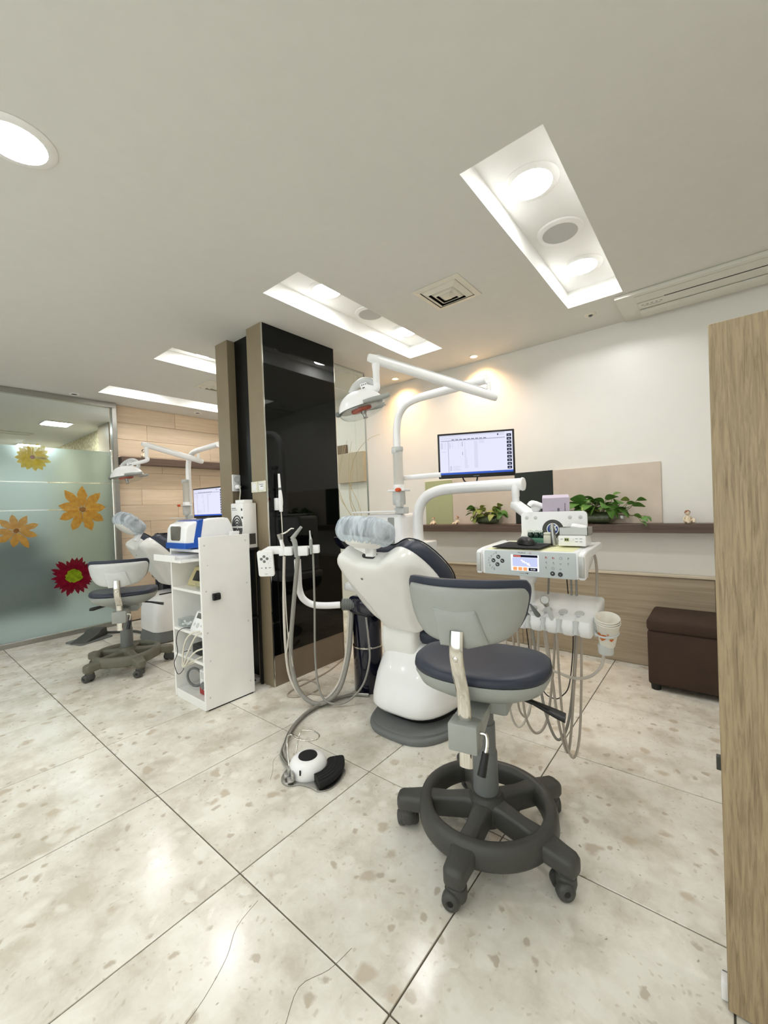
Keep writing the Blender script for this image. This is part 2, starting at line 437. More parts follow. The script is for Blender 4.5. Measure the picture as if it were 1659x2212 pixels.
def tube(bm, pts, r, seg=10, n=6, smooth=True, closed=False, caps=True, flat=None, mi=0):
    """sweep a circle (or an ellipse: flat=(a,b) along side and up) along a path; r may be a list along the given points"""
    P = catmull(pts, n, closed) if smooth else [Vector(p) for p in pts]
    m = len(P)
    if isinstance(r, (list, tuple)):
        rr = []
        for i in range(m):
            t = i / (m - 1) * (len(r) - 1); k = min(int(t), len(r) - 2); rr.append(r[k] + (r[k + 1] - r[k]) * (t - k))
    else: rr = [r] * m
    T = []
    for i in range(m):
        if closed: d = P[(i + 1) % m] - P[i - 1]
        else: d = P[min(i + 1, m - 1)] - P[max(i - 1, 0)]
        T.append(d.normalized() if d.length > 1e-9 else Vector((0, 0, 1)))
    up = Vector((0, 0, 1))
    if abs(T[0].dot(up)) > 0.9: up = Vector((0, 1, 0)) if flat is None else Vector((0, 1, 0))
    side = T[0].cross(up).normalized(); upv = side.cross(T[0]).normalized()
    rings = []
    for i in range(m):
        if i > 0:
            q = T[i - 1].rotation_difference(T[i]); side = q @ side; upv = q @ upv
        ring = []
        for k in range(seg):
            a = 2 * PI * k / seg
            fa, fb = (rr[i], rr[i]) if flat is None else (flat[0] * rr[i], flat[1] * rr[i])
            ring.append(bm.verts.new(P[i] + side * math.cos(a) * fa + upv * math.sin(a) * fb))
        rings.append(ring)
    for i in range(m - 1): ring_faces(bm, rings[i], rings[i + 1], mi)
    if closed: ring_faces(bm, rings[-1], rings[0], mi)
    elif caps: cap(bm, rings[0], True, mi); cap(bm, rings[-1], False, mi)
    return bm

def lathe(bm, prof, seg=24, c=(0, 0, 0), mtx=None, mi=0):
    t = bmesh.new(); rings = []
    for r, z in prof:
        if r < 1e-6:
            v = t.verts.new((0, 0, z)); rings.append([v] * seg)
        else: rings.append([t.verts.new((r * math.cos(2 * PI * k / seg), r * math.sin(2 * PI * k / seg), z)) for k in range(seg)])
    for a, b in zip(rings, rings[1:]):
        for i in range(seg):
            j = (i + 1) % seg; q = []
            for v in (a[i], a[j], b[j], b[i]):
                if v not in q: q.append(v)
            if len(q) > 2:
                try: t.faces.new(q)
                except ValueError: pass
    if prof[0][0] > 1e-6: cap(t, rings[0], True)
    if prof[-1][0] > 1e-6: cap(t, rings[-1])
    for f in t.faces: f.material_index = mi
    bmesh.ops.recalc_face_normals(t, faces=t.faces)
    m4 = Matrix.Translation(c)
    if mtx is not None: m4 = m4 @ mtx
    return merge(bm, t, m4)

def prism(bm, outline, z0, z1, bev=0.0, mtx=None, seg=2, mi=0):
    t = bmesh.new()
    lo = [t.verts.new((x, y, z0)) for x, y in outline]; hi = [t.verts.new((x, y, z1)) for x, y in outline]
    cap(t, lo, True); cap(t, hi); ring_faces(t, lo, hi)
    bmesh.ops.recalc_face_normals(t, faces=t.faces)
    if bev > 0:
        es = [e for e in t.edges if abs(e.verts[0].co.z - e.verts[1].co.z) < 1e-7]
        bmesh.ops.bevel(t, geom=es, offset=bev, segments=seg, profile=0.5, affect='EDGES')
    for f in t.faces: f.material_index = mi
    return merge(bm, t, mtx)

def loft(bm, rings, caps=True, mi=0):
    vr = [[bm.verts.new(p) for p in ring] for ring in rings]
    for a, b in zip(vr, vr[1:]): ring_faces(bm, a, b, mi)
    if caps: cap(bm, vr[0], True, mi); cap(bm, vr[-1], False, mi)
    return bm

def sup(rx, ry, e=2.5, n=32, cx=0, cy=0):
    out = []
    for k in range(n):
        a = 2 * PI * k / n; c, s = math.cos(a), math.sin(a)
        out.append((cx + rx * math.copysign(abs(c) ** (2 / e), c), cy + ry * math.copysign(abs(s) ** (2 / e), s)))
    return out

def rrect(w, h, r, n=5, cx=0, cy=0):
    out = []
    for sx, sy, a0 in ((1, 1, 0), (-1, 1, PI / 2), (-1, -1, PI), (1, -1, 1.5 * PI)):
        for k in range(n + 1):
            a = a0 + PI / 2 * k / n
            out.append((cx + sx * (w / 2 - r) + r * math.cos(a), cy + sy * (h / 2 - r) + r * math.sin(a)))
    return out

def pillow(bm, outline, back, front, fn, cen=None, steps=None, mi=0):
    """closed cushion over a 2-D outline; fn(u, v, w) places a point; back/front are its bulges"""
    cx = sum(p[0] for p in outline) / len(outline); cy = sum(p[1] for p in outline) / len(outline)
    if cen: cx, cy = cen
    st = steps or [(0.0, 1.0), (0.2, 1.0), (0.4, .99), (0.6, .97), (0.75, .93), (0.87, .84), (0.95, .66), (0.985, .38), (1.0, 0.0)]
    seq = [(s, -back * w) for s, w in st] + [(s, front * w) for s, w in reversed(st[:-1])]
    prev = None
    for s, w in seq:
        if s == 0: ring = [bm.verts.new(fn(cx, cy, w))] * len(outline)
        else: ring = [bm.verts.new(fn(cx + (x - cx) * s, cy + (y - cy) * s, w)) for x, y in outline]
        if prev:
            for i in range(len(ring)):
                j = (i + 1) % len(ring); q = []
                for v in (prev[i], prev[j], ring[j], ring[i]):
                    if v not in q: q.append(v)
                if len(q) > 2:
                    f = bm.faces.new(q); f.material_index = mi
        prev = ring
    return bm

def disc(bm, c, r, seg=24, normal=(0, 0, 1), mi=0):
    q = Vector((0, 0, 1)).rotation_difference(Vector(normal).normalized()).to_matrix().to_4x4()
    m4 = Matrix.Translation(c) @ q
    vs = [bm.verts.new(m4 @ Vector((r * math.cos(2 * PI * k / seg), r * math.sin(2 * PI * k / seg), 0))) for k in range(seg)]
    bm.faces.new(vs).material_index = mi
    return bm

# ------------------------------------------------------------------ scene helpers
def finish(bm, name, mats, smooth=38.0):
    bmesh.ops.recalc_face_normals(bm, faces=bm.faces)
    if smooth:
        lim = math.radians(smooth)
        for f in bm.faces: f.smooth = True
        for e in bm.edges:
            if len(e.link_faces) == 2: e.smooth = e.calc_face_angle(0.0) < lim
            else: e.smooth = False
    me = bpy.data.meshes.new(name); bm.to_mesh(me); bm.free()
    for m in (mats if isinstance(mats, (list, tuple)) else [mats]): me.materials.append(m)
    return me

WM = {}
def wmat(o): return WM.get(o.name, Matrix.Identity(4))

def place(o, loc=(0, 0, 0), r=(0, 0, 0), parent=None):
    COL.objects.link(o)
    o.location = loc; o.rotation_euler = r
    m = Matrix.Translation(loc) @ rot(*r)
    if parent is not None:
        o.parent = parent; m = wmat(parent) @ m
    WM[o.name] = m
    return o

def thing(name, label, cat, loc=(0, 0, 0), rz=0.0, group=None, r=None):
    o = bpy.data.objects.new(name, None); o.empty_display_size = 0.05
    place(o, loc, r or (0, 0, rz))
    o['label'] = label; o['category'] = cat
    if group: o['group'] = group
    return o

def part(name, bm, m, parent, smooth=38.0, label=None, world=False, loc=(0, 0, 0), r=(0, 0, 0)):
    """a mesh of its own under its thing; world=True: the bmesh is in room coordinates"""
    if world: bmesh.ops.transform(bm, matrix=(wmat(parent) @ Matrix.Translation(loc) @ rot(*r)).inverted(), verts=bm.verts)
    o = bpy.data.objects.new(name, finish(bm, name, m, smooth))
    place(o, loc, r, parent)
    if label: o['label'] = label
    return o

def solo(name, bm, m, label, cat, loc=(0, 0, 0), r=(0, 0, 0), group=None, smooth=38.0):
    o = bpy.data.objects.new(name, finish(bm, name, m, smooth))
    place(o, loc, r); o['label'] = label; o['category'] = cat
    if group: o['group'] = group
    return o

def struct(name, bm, m, smooth=30.0, parent=None, label=None):
    o = bpy.data.objects.new(name, finish(bm, name, m, smooth))
    place(o, parent=parent)
    if parent is None: o['kind'] = 'structure'
    if label: o['label'] = label
    return o

def copy_tree(o, loc=None, rz=None, label=None, parent=None):
    c = o.copy(); COL.objects.link(c)
    if parent is not None: c.parent = parent
    if loc is not None: c.location = loc
    if rz is not None: c.rotation_euler = (0, 0, rz)
    if label: c['label'] = label
    for ch in list(o.children): copy_tree(ch, parent=c)
    return c

def text(name, body, size, m, parent, loc, r, depth=0.0, align='CENTER'):
    cu = bpy.data.curves.new('txt', 'FONT'); cu.body = body; cu.size = size; cu.align_x = align; cu.align_y = 'CENTER'; cu.extrude = depth
    cu.resolution_u = 2
    o = bpy.data.objects.new('txt', cu); COL.objects.link(o)
    dg = bpy.context.evaluated_depsgraph_get()
    me = bpy.data.meshes.new_from_object(o.evaluated_get(dg)); me.name = name
    bpy.data.objects.remove(o); bpy.data.curves.remove(cu)
    me.materials.clear(); me.materials.append(m)
    t = bpy.data.objects.new(name, me)
    place(t, loc, r, parent)
    return t
# ------------------------------------------------------------------ the room
H = 2.36                 # ceiling
YB = 2.61                # back wall
XG = -3.80               # glass partition
COFFERS = [(0.483, 0.787), (-0.752, -0.446), (-2.187, -1.868), (-3.452, -3.150)]
CY0, CY1, CZ = 0.714, 2.133, 2.462

# floor: slab of grout with every marble tile a piece of its own
b = bm_new(); box2(b, (-4.0, -2.5, -0.06), (3.3, 2.75, -0.0045))
floor = struct('floor', b, M['grout'])
TX, TY, J = 0.600, 0.620, 0.0044
b = bm_new(); box(b, (0, 0, -0.006), (TX - J, TY - J, 0.012), 0.0012, 1)
tile_me = finish(b, 'floor_tile', M['stone'], 20)
def tile(x, y, me):
    o = bpy.data.objects.new('floor_tile', me); place(o, (x, y, 0), (0, 0, 0), floor)
xs = [0.004 + TX * k for k in range(-6, 0)] + [0.004 + TX * k for k in range(0, 5)]
for i in range(-6, 5):
    for j in range(-4, 4):
        tile(0.004 + TX * (i + 0.5), TY * (j + 0.5), tile_me)
b = bm_new(); box(b, (0, 0, -0.006), (TX - J, 0.15 - J, 0.012), 0.0012, 1)
strip_me = finish(b, 'floor_tile', M['stone'], 20)
for i in range(-6, 5): tile(0.004 + TX * (i + 0.5), TY * 4 + 0.075, strip_me)
b = bm_new(); box(b, (0, 0, -0.006), (0.215 - J, TY - J, 0.012), 0.0012, 1)
side_me = finish(b, 'floor_tile', M['stone'], 20)
for j in range(-4, 4): tile(0.004 - TX * 6 - 0.1075, TY * (j + 0.5), side_me)

# hairline cracks in the stone
def crack(pts):
    bb = bm_new(); tube(bb, [(x, y, 0.0) for x, y in pts], 0.0007, 4, 4)
    part('crack', bb, M['grout'], floor)
crack([(-0.48, 0.62), (-0.47, 0.55), (-0.43, 0.50), (-0.41, 0.43), (-0.35, 0.38), (-0.30, 0.33)])
crack([(0.13, -0.02), (0.15, -0.10), (0.20, -0.16), (0.24, -0.24), (0.26, -0.31)])
crack([(0.44, 0.05), (0.43, -0.02), (0.40, -0.09), (0.44, -0.17), (0.45, -0.25)])

# ceiling with the four light coffers
b = bm_new()
x0, x1, y0, y1 = -8.2, 3.3, -2.5, 2.75
def quad(bm, p): return bm.faces.new([bm.verts.new(q) for q in p])
quad(b, [(x0, y0, H), (x0, CY0, H), (x1, CY0, H), (x1, y0, H)])
quad(b, [(x0, CY1, H), (x0, y1, H), (x1, y1, H), (x1, CY1, H)])
edges = sorted([v for c in COFFERS for v in c])
br = [x0] + edges + [x1]
for k in range(0, len(br), 2): quad(b, [(br[k], CY0, H), (br[k], CY1, H), (br[k + 1], CY1, H), (br[k + 1], CY0, H)])
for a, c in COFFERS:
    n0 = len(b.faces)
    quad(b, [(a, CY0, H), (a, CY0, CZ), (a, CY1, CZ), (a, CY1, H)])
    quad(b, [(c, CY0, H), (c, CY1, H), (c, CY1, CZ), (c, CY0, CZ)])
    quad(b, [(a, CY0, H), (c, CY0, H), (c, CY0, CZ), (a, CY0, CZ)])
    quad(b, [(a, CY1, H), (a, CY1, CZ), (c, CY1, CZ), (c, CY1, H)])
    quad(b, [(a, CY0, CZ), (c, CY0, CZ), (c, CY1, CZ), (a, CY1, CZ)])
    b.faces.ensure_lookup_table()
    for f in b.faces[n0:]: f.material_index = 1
quad(b, [(x0, y0, CZ + 0.12), (x1, y0, CZ + 0.12), (x1, y1, CZ + 0.12), (x0, y1, CZ + 0.12)])
bmesh.ops.remove_doubles(b, verts=b.verts, dist=1e-5)
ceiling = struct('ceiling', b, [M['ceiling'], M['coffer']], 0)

b = bm_new(); box2(b, (-3.95, YB, 0), (3.3, YB + 0.12, H + 0.02)); struct('wall_back', b, M['wall'], 0)
b = bm_new(); box2(b, (3.18, -2.5, 0), (3.3, YB, H + 0.02)); struct('wall_right', b, M['wall'], 0)
b = bm_new()
box2(b, (-8.2, -2.5, 0), (-3.4, -2.38, H + 0.02)); box2(b, (2.9, -2.5, 0), (3.3, -2.38, H + 0.02))
box2(b, (-3.4, -2.5, 0), (2.9, -2.38, 0.35)); box2(b, (-3.4, -2.5, 2.26), (2.9, -2.38, H + 0.02)); struct('wall_front', b, M['wall'], 0)
b = bm_new()
for x in (-3.4, -1.3, 0.8, 2.86): box2(b, (x, -2.46, 0.35), (x + 0.04, -2.42, 2.26))
box2(b, (-3.36, -2.46, 0.35), (2.86, -2.42, 0.39)); box2(b, (-3.36, -2.46, 2.22), (2.86, -2.42, 2.26))
wf = struct('added_window', b, M['alu'], 0, label='unseen wide window added to let in sky light')  # unseen window, added so sky light lifts the room and ceiling
for x in (-3.36, -1.26, 0.84):
    bb = bm_new(); box2(bb, (x, -2.443, 0.39), (x + 2.06, -2.437, 2.22)); part('pane', bb, M['glass'], wf, 0)

# wainscot along the back wall with its pale ledge
b = bm_new(); box2(b, (-1.27, YB - 0.035, 0), (3.18, YB, 0.612)); wains = struct('trim_1', b, M['wainscot'], 0, label='light oak laminate wainscot along the back wall')
xw = -1.27
while xw < 3.1:
    w = min(1.22, 3.18 - xw)
    bb = bm_new(); box2(bb, (xw + 0.001, YB - 0.041, 0.004), (xw + w - 0.002, YB - 0.034, 0.609), 0.001, 1)
    part('panel', bb, M['wainscot'], wains); xw += w
b = bm_new(); box2(b, (-1.27, YB - 0.052, 0.612), (3.18, YB, 0.63), 0.003, 1); struct('trim_2', b, M['ledge'], 30, label='pale wood ledge on top of the wainscot')

# oak board wall at the left end of the room
b = bm_new(); box2(b, (-3.98, 0.97, 0), (-3.868, YB, H + 0.02)); wl = struct('wall_left', b, M['oak'], 0)
rows = 13; rh = H / rows
plank_cache = {}
for i in range(rows):
    y = 0.975; k = 0
    cuts = [0.975] + [c for c in ([1.62], [1.22, 2.2], [1.9], [1.45, 2.35], [2.05], [1.3])[i % 6]] + [YB - 0.003]
    for a, c in zip(cuts, cuts[1:]):
        key = round(c - a, 3)
        if key not in plank_cache:
            bb = bm_new(); box(bb, (0, 0, 0), (0.016, c - a - 0.0025, rh - 0.0025), 0.001, 1); plank_cache[key] = finish(bb, 'plank', M['oak'], 20)
        o = bpy.data.objects.new('plank', plank_cache[key]); place(o, (-3.862, (a + c) / 2, (i + 0.5) * rh), (0, 0, 0), wl)

# pillar: taupe casing, black glass face, recessed black strip
b = bm_new()
box2(b, (-1.618, 0.985, 0), (-1.07, 1.548, H))
pil = struct('wall_pillar', b, M['black'], 0, label='square pillar clad in taupe panels and black glass')
bb = bm_new(); box2(bb, (-1.225, 0.908, 0), (-1.0585, 0.99, H), 0.002, 1); part('corner_panel', bb, M['taupe'], pil)
bb = bm_new(); box2(bb, (-1.622, 0.908, 0), (-1.466, 1.55, H), 0.002, 1); part('corner_panel', bb, M['taupe'], pil)
bb = bm_new(); box2(bb, (-1.466, 0.968, 0), (-1.225, 0.984, H)); part('recess_panel', bb, M['recess_black'], pil)
bb = bm_new(); box2(bb, (-1.07, 0.913, 0.20), (-1.0555, 1.546, H - 0.001), 0.001, 1); part('black_glass_panel', bb, M['black_glass'], pil)
bb = bm_new(); box2(bb, (-1.07, 0.913, 0.0), (-1.0575, 1.546, 0.199)); part('kick_panel', bb, M['kick'], pil)
for yy in (0.9075, 1.5455):
    bb = bm_new(); box2(bb, (-1.062, yy, 0.0), (-1.0535, yy + 0.006, H - 0.001)); part('edge_trim', bb, M['chrome'], pil)

# clear glass screen behind the pillar, two sheets
b = bm_new(); box2(b, (-1.286, 1.56, 2.352), (-1.266, 2.14, 2.3599)); gs = struct('window_1', b, M['alu'], 0, label='clear glass screen behind the pillar')
for a, c in ((1.555, 2.005), (2.008, 2.14)):
    bb = bm_new(); box2(bb, (-1.281, a, 0.0), (-1.271, c, 2.352)); part('pane', bb, M['glass'], gs, 0)
bb = bm_new()
for z0_, z1_, a, c in ((2.318, 2.324, 1.6, 2.05), (2.15, 2.156, 1.6, 2.05)): box2(bb, (-1.2705, a, z0_), (-1.268, c, z1_))
box2(bb, (-1.2705, 2.046, 2.15), (-1.268, 2.052, 2.324)); box2(bb, (-1.2705, 1.6, 2.306), (-1.268, 1.93, 2.318))
part('transom_line', bb, M['grey_white'], gs, 0)
bb = bm_new(); box2(bb, (-1.284, 2.1405, 0.0), (-1.268, 2.147, 2.352)); part('edge_trim', bb, M['alu'], gs, 0)

# frosted glass partition on the left
b = bm_new(); box2(b, (XG - 0.02, -2.38, 2.305), (XG + 0.03, 0.97, H - 0.0005), 0.002, 1)
gp = struct('window_2', b, M['steel'], 30, label='frosted glass partition with flower decals and steel frame')
bb = bm_new(); box2(bb, (XG - 0.02, -2.38, 0.0), (XG + 0.03, 0.97, 0.045), 0.002, 1); part('bottom_rail', bb, M['steel'], gp)
bb = bm_new(); box2(bb, (XG - 0.02, 0.925, 0.045), (XG + 0.035, 0.972, 2.305), 0.003, 1); part('post', bb, M['steel'], gp)
bb = bm_new(); tube(bb, [(XG + 0.06, 0.90, 0.70), (XG + 0.06, 0.90, 1.85)], 0.011, 10, smooth=False); tube(bb, [(XG + 0.0, 0.90, 0.75), (XG + 0.06, 0.90, 0.75)], 0.008, 8, smooth=False)
tube(bb, [(XG + 0.0, 0.90, 1.8), (XG + 0.06, 0.90, 1.8)], 0.008, 8, smooth=False)
part('pull_handle', bb, M['chrome'], gp)
bb = bm_new(); box2(bb, (XG - 0.005, -2.37, 0.045), (XG + 0.005, 0.925, 2.305)); part('pane', bb, M['glass'], gp, 0)
for z0_, z1_ in ((0.05, 1.232), (1.242, 1.497), (1.507, 1.835)):
    bb = bm_new(); quad(bb, [(XG + 0.0062, -2.36, z0_), (XG + 0.0062, 0.915, z0_), (XG + 0.0062, 0.915, z1_), (XG + 0.0062, -2.36, z1_)])
    part('frosted_film', bb, M['frost'], gp, 0)

# flower decals stuck to the glass (flat print)
def petal(bm, L, w, a, notch, x, rr, c, mi=0):
    n = 7; pts = []
    for k in range(n + 1):
        t = k / n; pts.append((0.12 * L + 0.88 * L * t, w * math.sin(PI * min(1, t * 0.93 + 0.05)) ** 0.8 * (0.55 + 0.55 * t) * (1 + rr.uniform(-.12, .12))))
    out = pts + [(L * notch, 0)] + [(px_, -py_ * rr.uniform(.85, 1.1)) for px_, py_ in reversed(pts)]
    vs = [bm.verts.new((x, c[0] + px_ * math.cos(a) - py_ * math.sin(a), c[1] + px_ * math.sin(a) + py_ * math.cos(a))) for px_, py_ in out]
    try: bm.faces.new(vs).material_index = mi
    except ValueError: pass
def flower(label, c, R, np_, w, m, core_r, mcore, a0, seed, gaps=()):
    rr = random.Random(seed)
    t = thing('flower_decal', label, 'decal', (XG + 0.009, c[0], c[1]), group='flower decals on the frosted glass')
    for k in range(np_):
        if k in gaps: continue
        bb = bm_new(); petal(bb, R * rr.uniform(.86, 1.08), R * w, a0 + 2 * PI * k / np_ + rr.uniform(-.06, .06), 1.04, 0.0003 * (k % 3), rr, (0, 0))
        bmesh.ops.triangulate(bb, faces=bb.faces)
        part('petal', bb, m, t, 0)
    bb = bm_new(); n = 26
    vs = [bb.verts.new((0.0014, core_r * math.cos(2 * PI * k / n) * rr.uniform(.8, 1.1), core_r * math.sin(2 * PI * k / n) * rr.uniform(.8, 1.1))) for k in range(n)]
    cv = bb.verts.new((0.0014, 0, 0))
    for k in range(n): bb.faces.new((cv, vs[k], vs[(k + 1) % n]))
    part('flower_centre', bb, mcore, t, 0)
flower('yellow round flower decal at the top edge of the frosted glass', (0.262, 1.735), 0.135, 16, 0.22, M['fl_yellow'], 0.02, M['fl_core'], 0.1, 3)
flower('large orange flower decal with long separate petals on the frosted glass', (0.638, 1.235), 0.215, 9, 0.24, M['fl_orange'], 0.028, M['fl_core'], 0.15, 4)
flower('smaller peach flower decal at the left edge of the picture', (0.125, 1.05), 0.165, 9, 0.22, M['fl_peach'], 0.022, M['fl_core'], 0.3, 5)
flower('red daisy decal with a lime green centre low on the glass', (0.545, 0.575), 0.185, 26, 0.15, M['fl_red'], 0.072, M['fl_green'], 0.0, 6)

# lobby behind the glass
b = bm_new(); box2(b, (-8.2, -2.4, -0.06), (-3.99, 2.75, 0.0)); struct('floor_lobby', b, M['lobby_floor'], 0)
b = bm_new(); box2(b, (-8.3, -2.4, 0), (-8.2, 2.75, H)); struct('wall_lobby', b, M['lobby'], 0)
b = bm_new(); box2(b, (-8.2, 1.30, 0), (-5.19, 1.42, H)); struct('wall_stone', b, M['stonewall'], 0)
b = bm_new(); box2(b, (-5.19, 1.22, 0), (-4.80, 1.45, H)); struct('wall_lobby_pillar', b, M['taupe'], 0)
b = bm_new(); box2(b, (-6.35, -2.2, 0), (-5.65, 0.80, 0.44), 0.05, 3); box2(b, (-6.55, -2.2, 0.0), (-6.30, 0.80, 0.98), 0.06, 3); box2(b, (-6.35, 0.60, 0.0), (-5.65, 0.86, 0.64), 0.05, 3)
solo('added_sofa', b, M['sofa'], 'dark sofa shape added to darken the frosted glass', 'sofa')  # invented dark mass that makes the middle of the frosted film darker
t = thing('lobby_light', 'square ceiling light seen over the frosted glass', 'ceiling light', (-5.29, 0.80, H - 0.001))
bb = bm_new(); box(bb, (0, 0, -0.004), (0.30, 0.30, 0.008), 0.003, 1); part('frame', bb, M['white_matt'], t)
bb = bm_new(); box(bb, (0, 0, -0.0095), (0.26, 0.26, 0.003)); part('diffuser', bb, M['lobby_lamp'], t, 0)
for q, (lx_, ly_) in enumerate(((-5.4, -1.2), (-7.4, 0.9), (-7.2, -1.8))):  # unseen lamps, added to brighten the lobby
    t = thing('lobby_light', 'unseen ceiling light added to brighten the lobby', 'ceiling light', (lx_, ly_, H - 0.001), group='lobby ceiling lights out of view')
    bb = bm_new(); box(bb, (0, 0, -0.004), (0.30, 0.30, 0.008), 0.003, 1); part('frame', bb, M['white_matt'], t)
    bb = bm_new(); box(bb, (0, 0, -0.0095), (0.26, 0.26, 0.003)); part('diffuser', bb, M['lobby_lamp'], t, 0)

# ------------------------------------------------------------------ ceiling fixtures
def downlight(x, y, z, label, R=0.098, group='round downlights in the ceiling coffers', strength=None):
    t = thing('downlight', label, 'ceiling light', (x, y, z), group=group)
    bb = bm_new(); lathe(bb, [(R * 0.86, -0.001), (R * 0.86, -0.008), (R * 1.06, -0.006), (R * 1.14, -0.001)], 32); part('trim_ring', bb, M['white_matt'], t)
    bb = bm_new(); disc(bb, (0, 0, -0.005), R * 0.86, 32, (0, 0, -1)); part('diffuser', bb, M['lamp'], t, 0)
for k, (a, c) in enumerate(COFFERS):
    nm = ['in the right-hand coffer', 'in the coffer in front of the pillar', 'in the coffer left of the pillar', 'in the coffer by the frosted glass'][k]
    for y, w in ((1.07, 'nearer'), (1.87, 'farther')):
        downlight((a + c) / 2 - 0.01, y, CZ, '%s round downlight %s' % (w, nm))
    if k < 2:
        t = thing('ceiling_speaker', 'round ceiling speaker between the two lights %s' % nm, 'speaker', ((a + c) / 2 - 0.01, 1.475, CZ))
        bb = bm_new(); lathe(bb, [(0.078, -0.001), (0.08, -0.012), (0.092, -0.012), (0.104, -0.008), (0.108, -0.001)], 36); part('trim_ring', bb, M['white_matt'], t)
        bb = bm_new(); lathe(bb, [(0.0, -0.004), (0.05, -0.006), (0.079, -0.011)], 30); part('grille', bb, M['mesh_grey'], t)
downlight(-0.535, -0.37, H, 'round downlight flush in the ceiling at the upper left corner', 0.098, None)
for q, (x, y) in enumerate(((0.63, -1.25), (-0.60, -1.6), (-2.0, -1.0), (-3.2, -1.0), (2.2, -1.2), (2.2, 0.6))):  # unseen lamps, added for more light from behind the camera
    downlight(x, y, H, 'unseen round downlight added behind the camera', 0.098, 'unseen downlights added behind the camera')

def spot(x, y, label, warm):
    t = thing('spotlight', label, 'ceiling light', (x, y, H))
    bb = bm_new(); lathe(bb, [(0.026, -0.001), (0.028, -0.006), (0.040, -0.005), (0.043, -0.0005)], 20); part('trim_ring', bb, M['white_matt'], t)
    bb = bm_new(); disc(bb, (0, 0, -0.003), 0.026, 18, (0, 0, -1)); part('bulb', bb, M['warm_lamp'] if warm else M['dark'], t, 0)
    if warm:
        ld = bpy.data.lights.new('spot_beam', 'SPOT'); ld.energy = 15; ld.color = (1.0, 0.58, 0.27); ld.spot_size = 2.3; ld.spot_blend = 1.0; ld.shadow_soft_size = 0.03
        lo = bpy.data.objects.new('spot_beam', ld); COL.objects.link(lo); lo.parent = t; lo.location = (0, 0, -0.012); lo.rotation_euler = (0.12, 0, 0)
spot(-0.344, 2.465, 'warm lit spotlight in the ceiling near the back wall', True)
spot(-1.16, 2.465, 'warm spotlight hidden behind the operating lamp', True)
spot(-3.66, 0.575, 'small unlit recessed spotlight near the glass partition', False)
spot(-3.63, 1.79, 'small unlit recessed spotlight above the oak board wall', False)

t = thing('sprinkler', 'sprinkler head in the ceiling beside the coffer', 'sprinkler', (0.57, 2.325, H))
bb = bm_new(); lathe(bb, [(0.012, -0.001), (0.018, -0.008), (0.032, -0.006), (0.036, -0.0005)], 20); part('plate', bb, M['vent_white'], t)
bb = bm_new(); lathe(bb, [(0.0, -0.016), (0.009, -0.014), (0.011, -0.001)], 14); part('nozzle', bb, M['mid_grey'], t)
b = bm_new(); lathe(b, [(0.0, -0.014), (0.006, -0.012), (0.007, -0.001)], 12)
solo('ceiling_hook', b, M['dark_grey'], 'tiny dark hook in the ceiling at the upper right', 'hook', (1.0, 0.20, H))

def diffuser(x, y, label, s=0.275):
    t = thing('air_diffuser', label, 'air vent', (x, y, H))
    def frame(z0_, o_, i_, z1_):
        bb = bm_new()
        P = [[(sx * o_, sy * o_, z0_) for sx, sy in ((1, 1), (-1, 1), (-1, -1), (1, -1))], [(sx * i_, sy * i_, z1_) for sx, sy in ((1, 1), (-1, 1), (-1, -1), (1, -1))]]
        A = [[bb.verts.new(p) for p in r_] for r_ in P]
        B = [[bb.verts.new((p[0], p[1], p[2] + 0.003)) for p in r_] for r_ in P]
        ring_faces(bb, A[0], A[1]); ring_faces(bb, B[0], B[1]); ring_faces(bb, A[0], B[0]); ring_faces(bb, A[1], B[1])
        return bb
    h = s / 2
    bb = bm_new(); box(bb, (0, 0, -0.0008), (s * .98, s * .98, 0.0012)); part('plenum', bb, M['dark'], t, 0)
    part('frame', frame(-0.004, h * 1.06, h * 0.84, -0.009), M['vent_white'], t, 0)
    part('cone', frame(-0.006, h * 0.80, h * 0.59, -0.022), M['vent_white'], t, 0)
    part('cone', frame(-0.010, h * 0.53, h * 0.36, -0.026), M['vent_white'], t, 0)
    bb = frame(-0.014, h * 0.31, h * 0.14, -0.028); box(bb, (0, 0, -0.027), (h * .3, h * .3, 0.003)); part('cone', bb, M['vent_white'], t, 0)
diffuser(0.012, 1.43, 'square air diffuser in the ceiling between the two front coffers')
diffuser(-2.52, 1.42, 'square air diffuser left of the pillar, partly hidden')

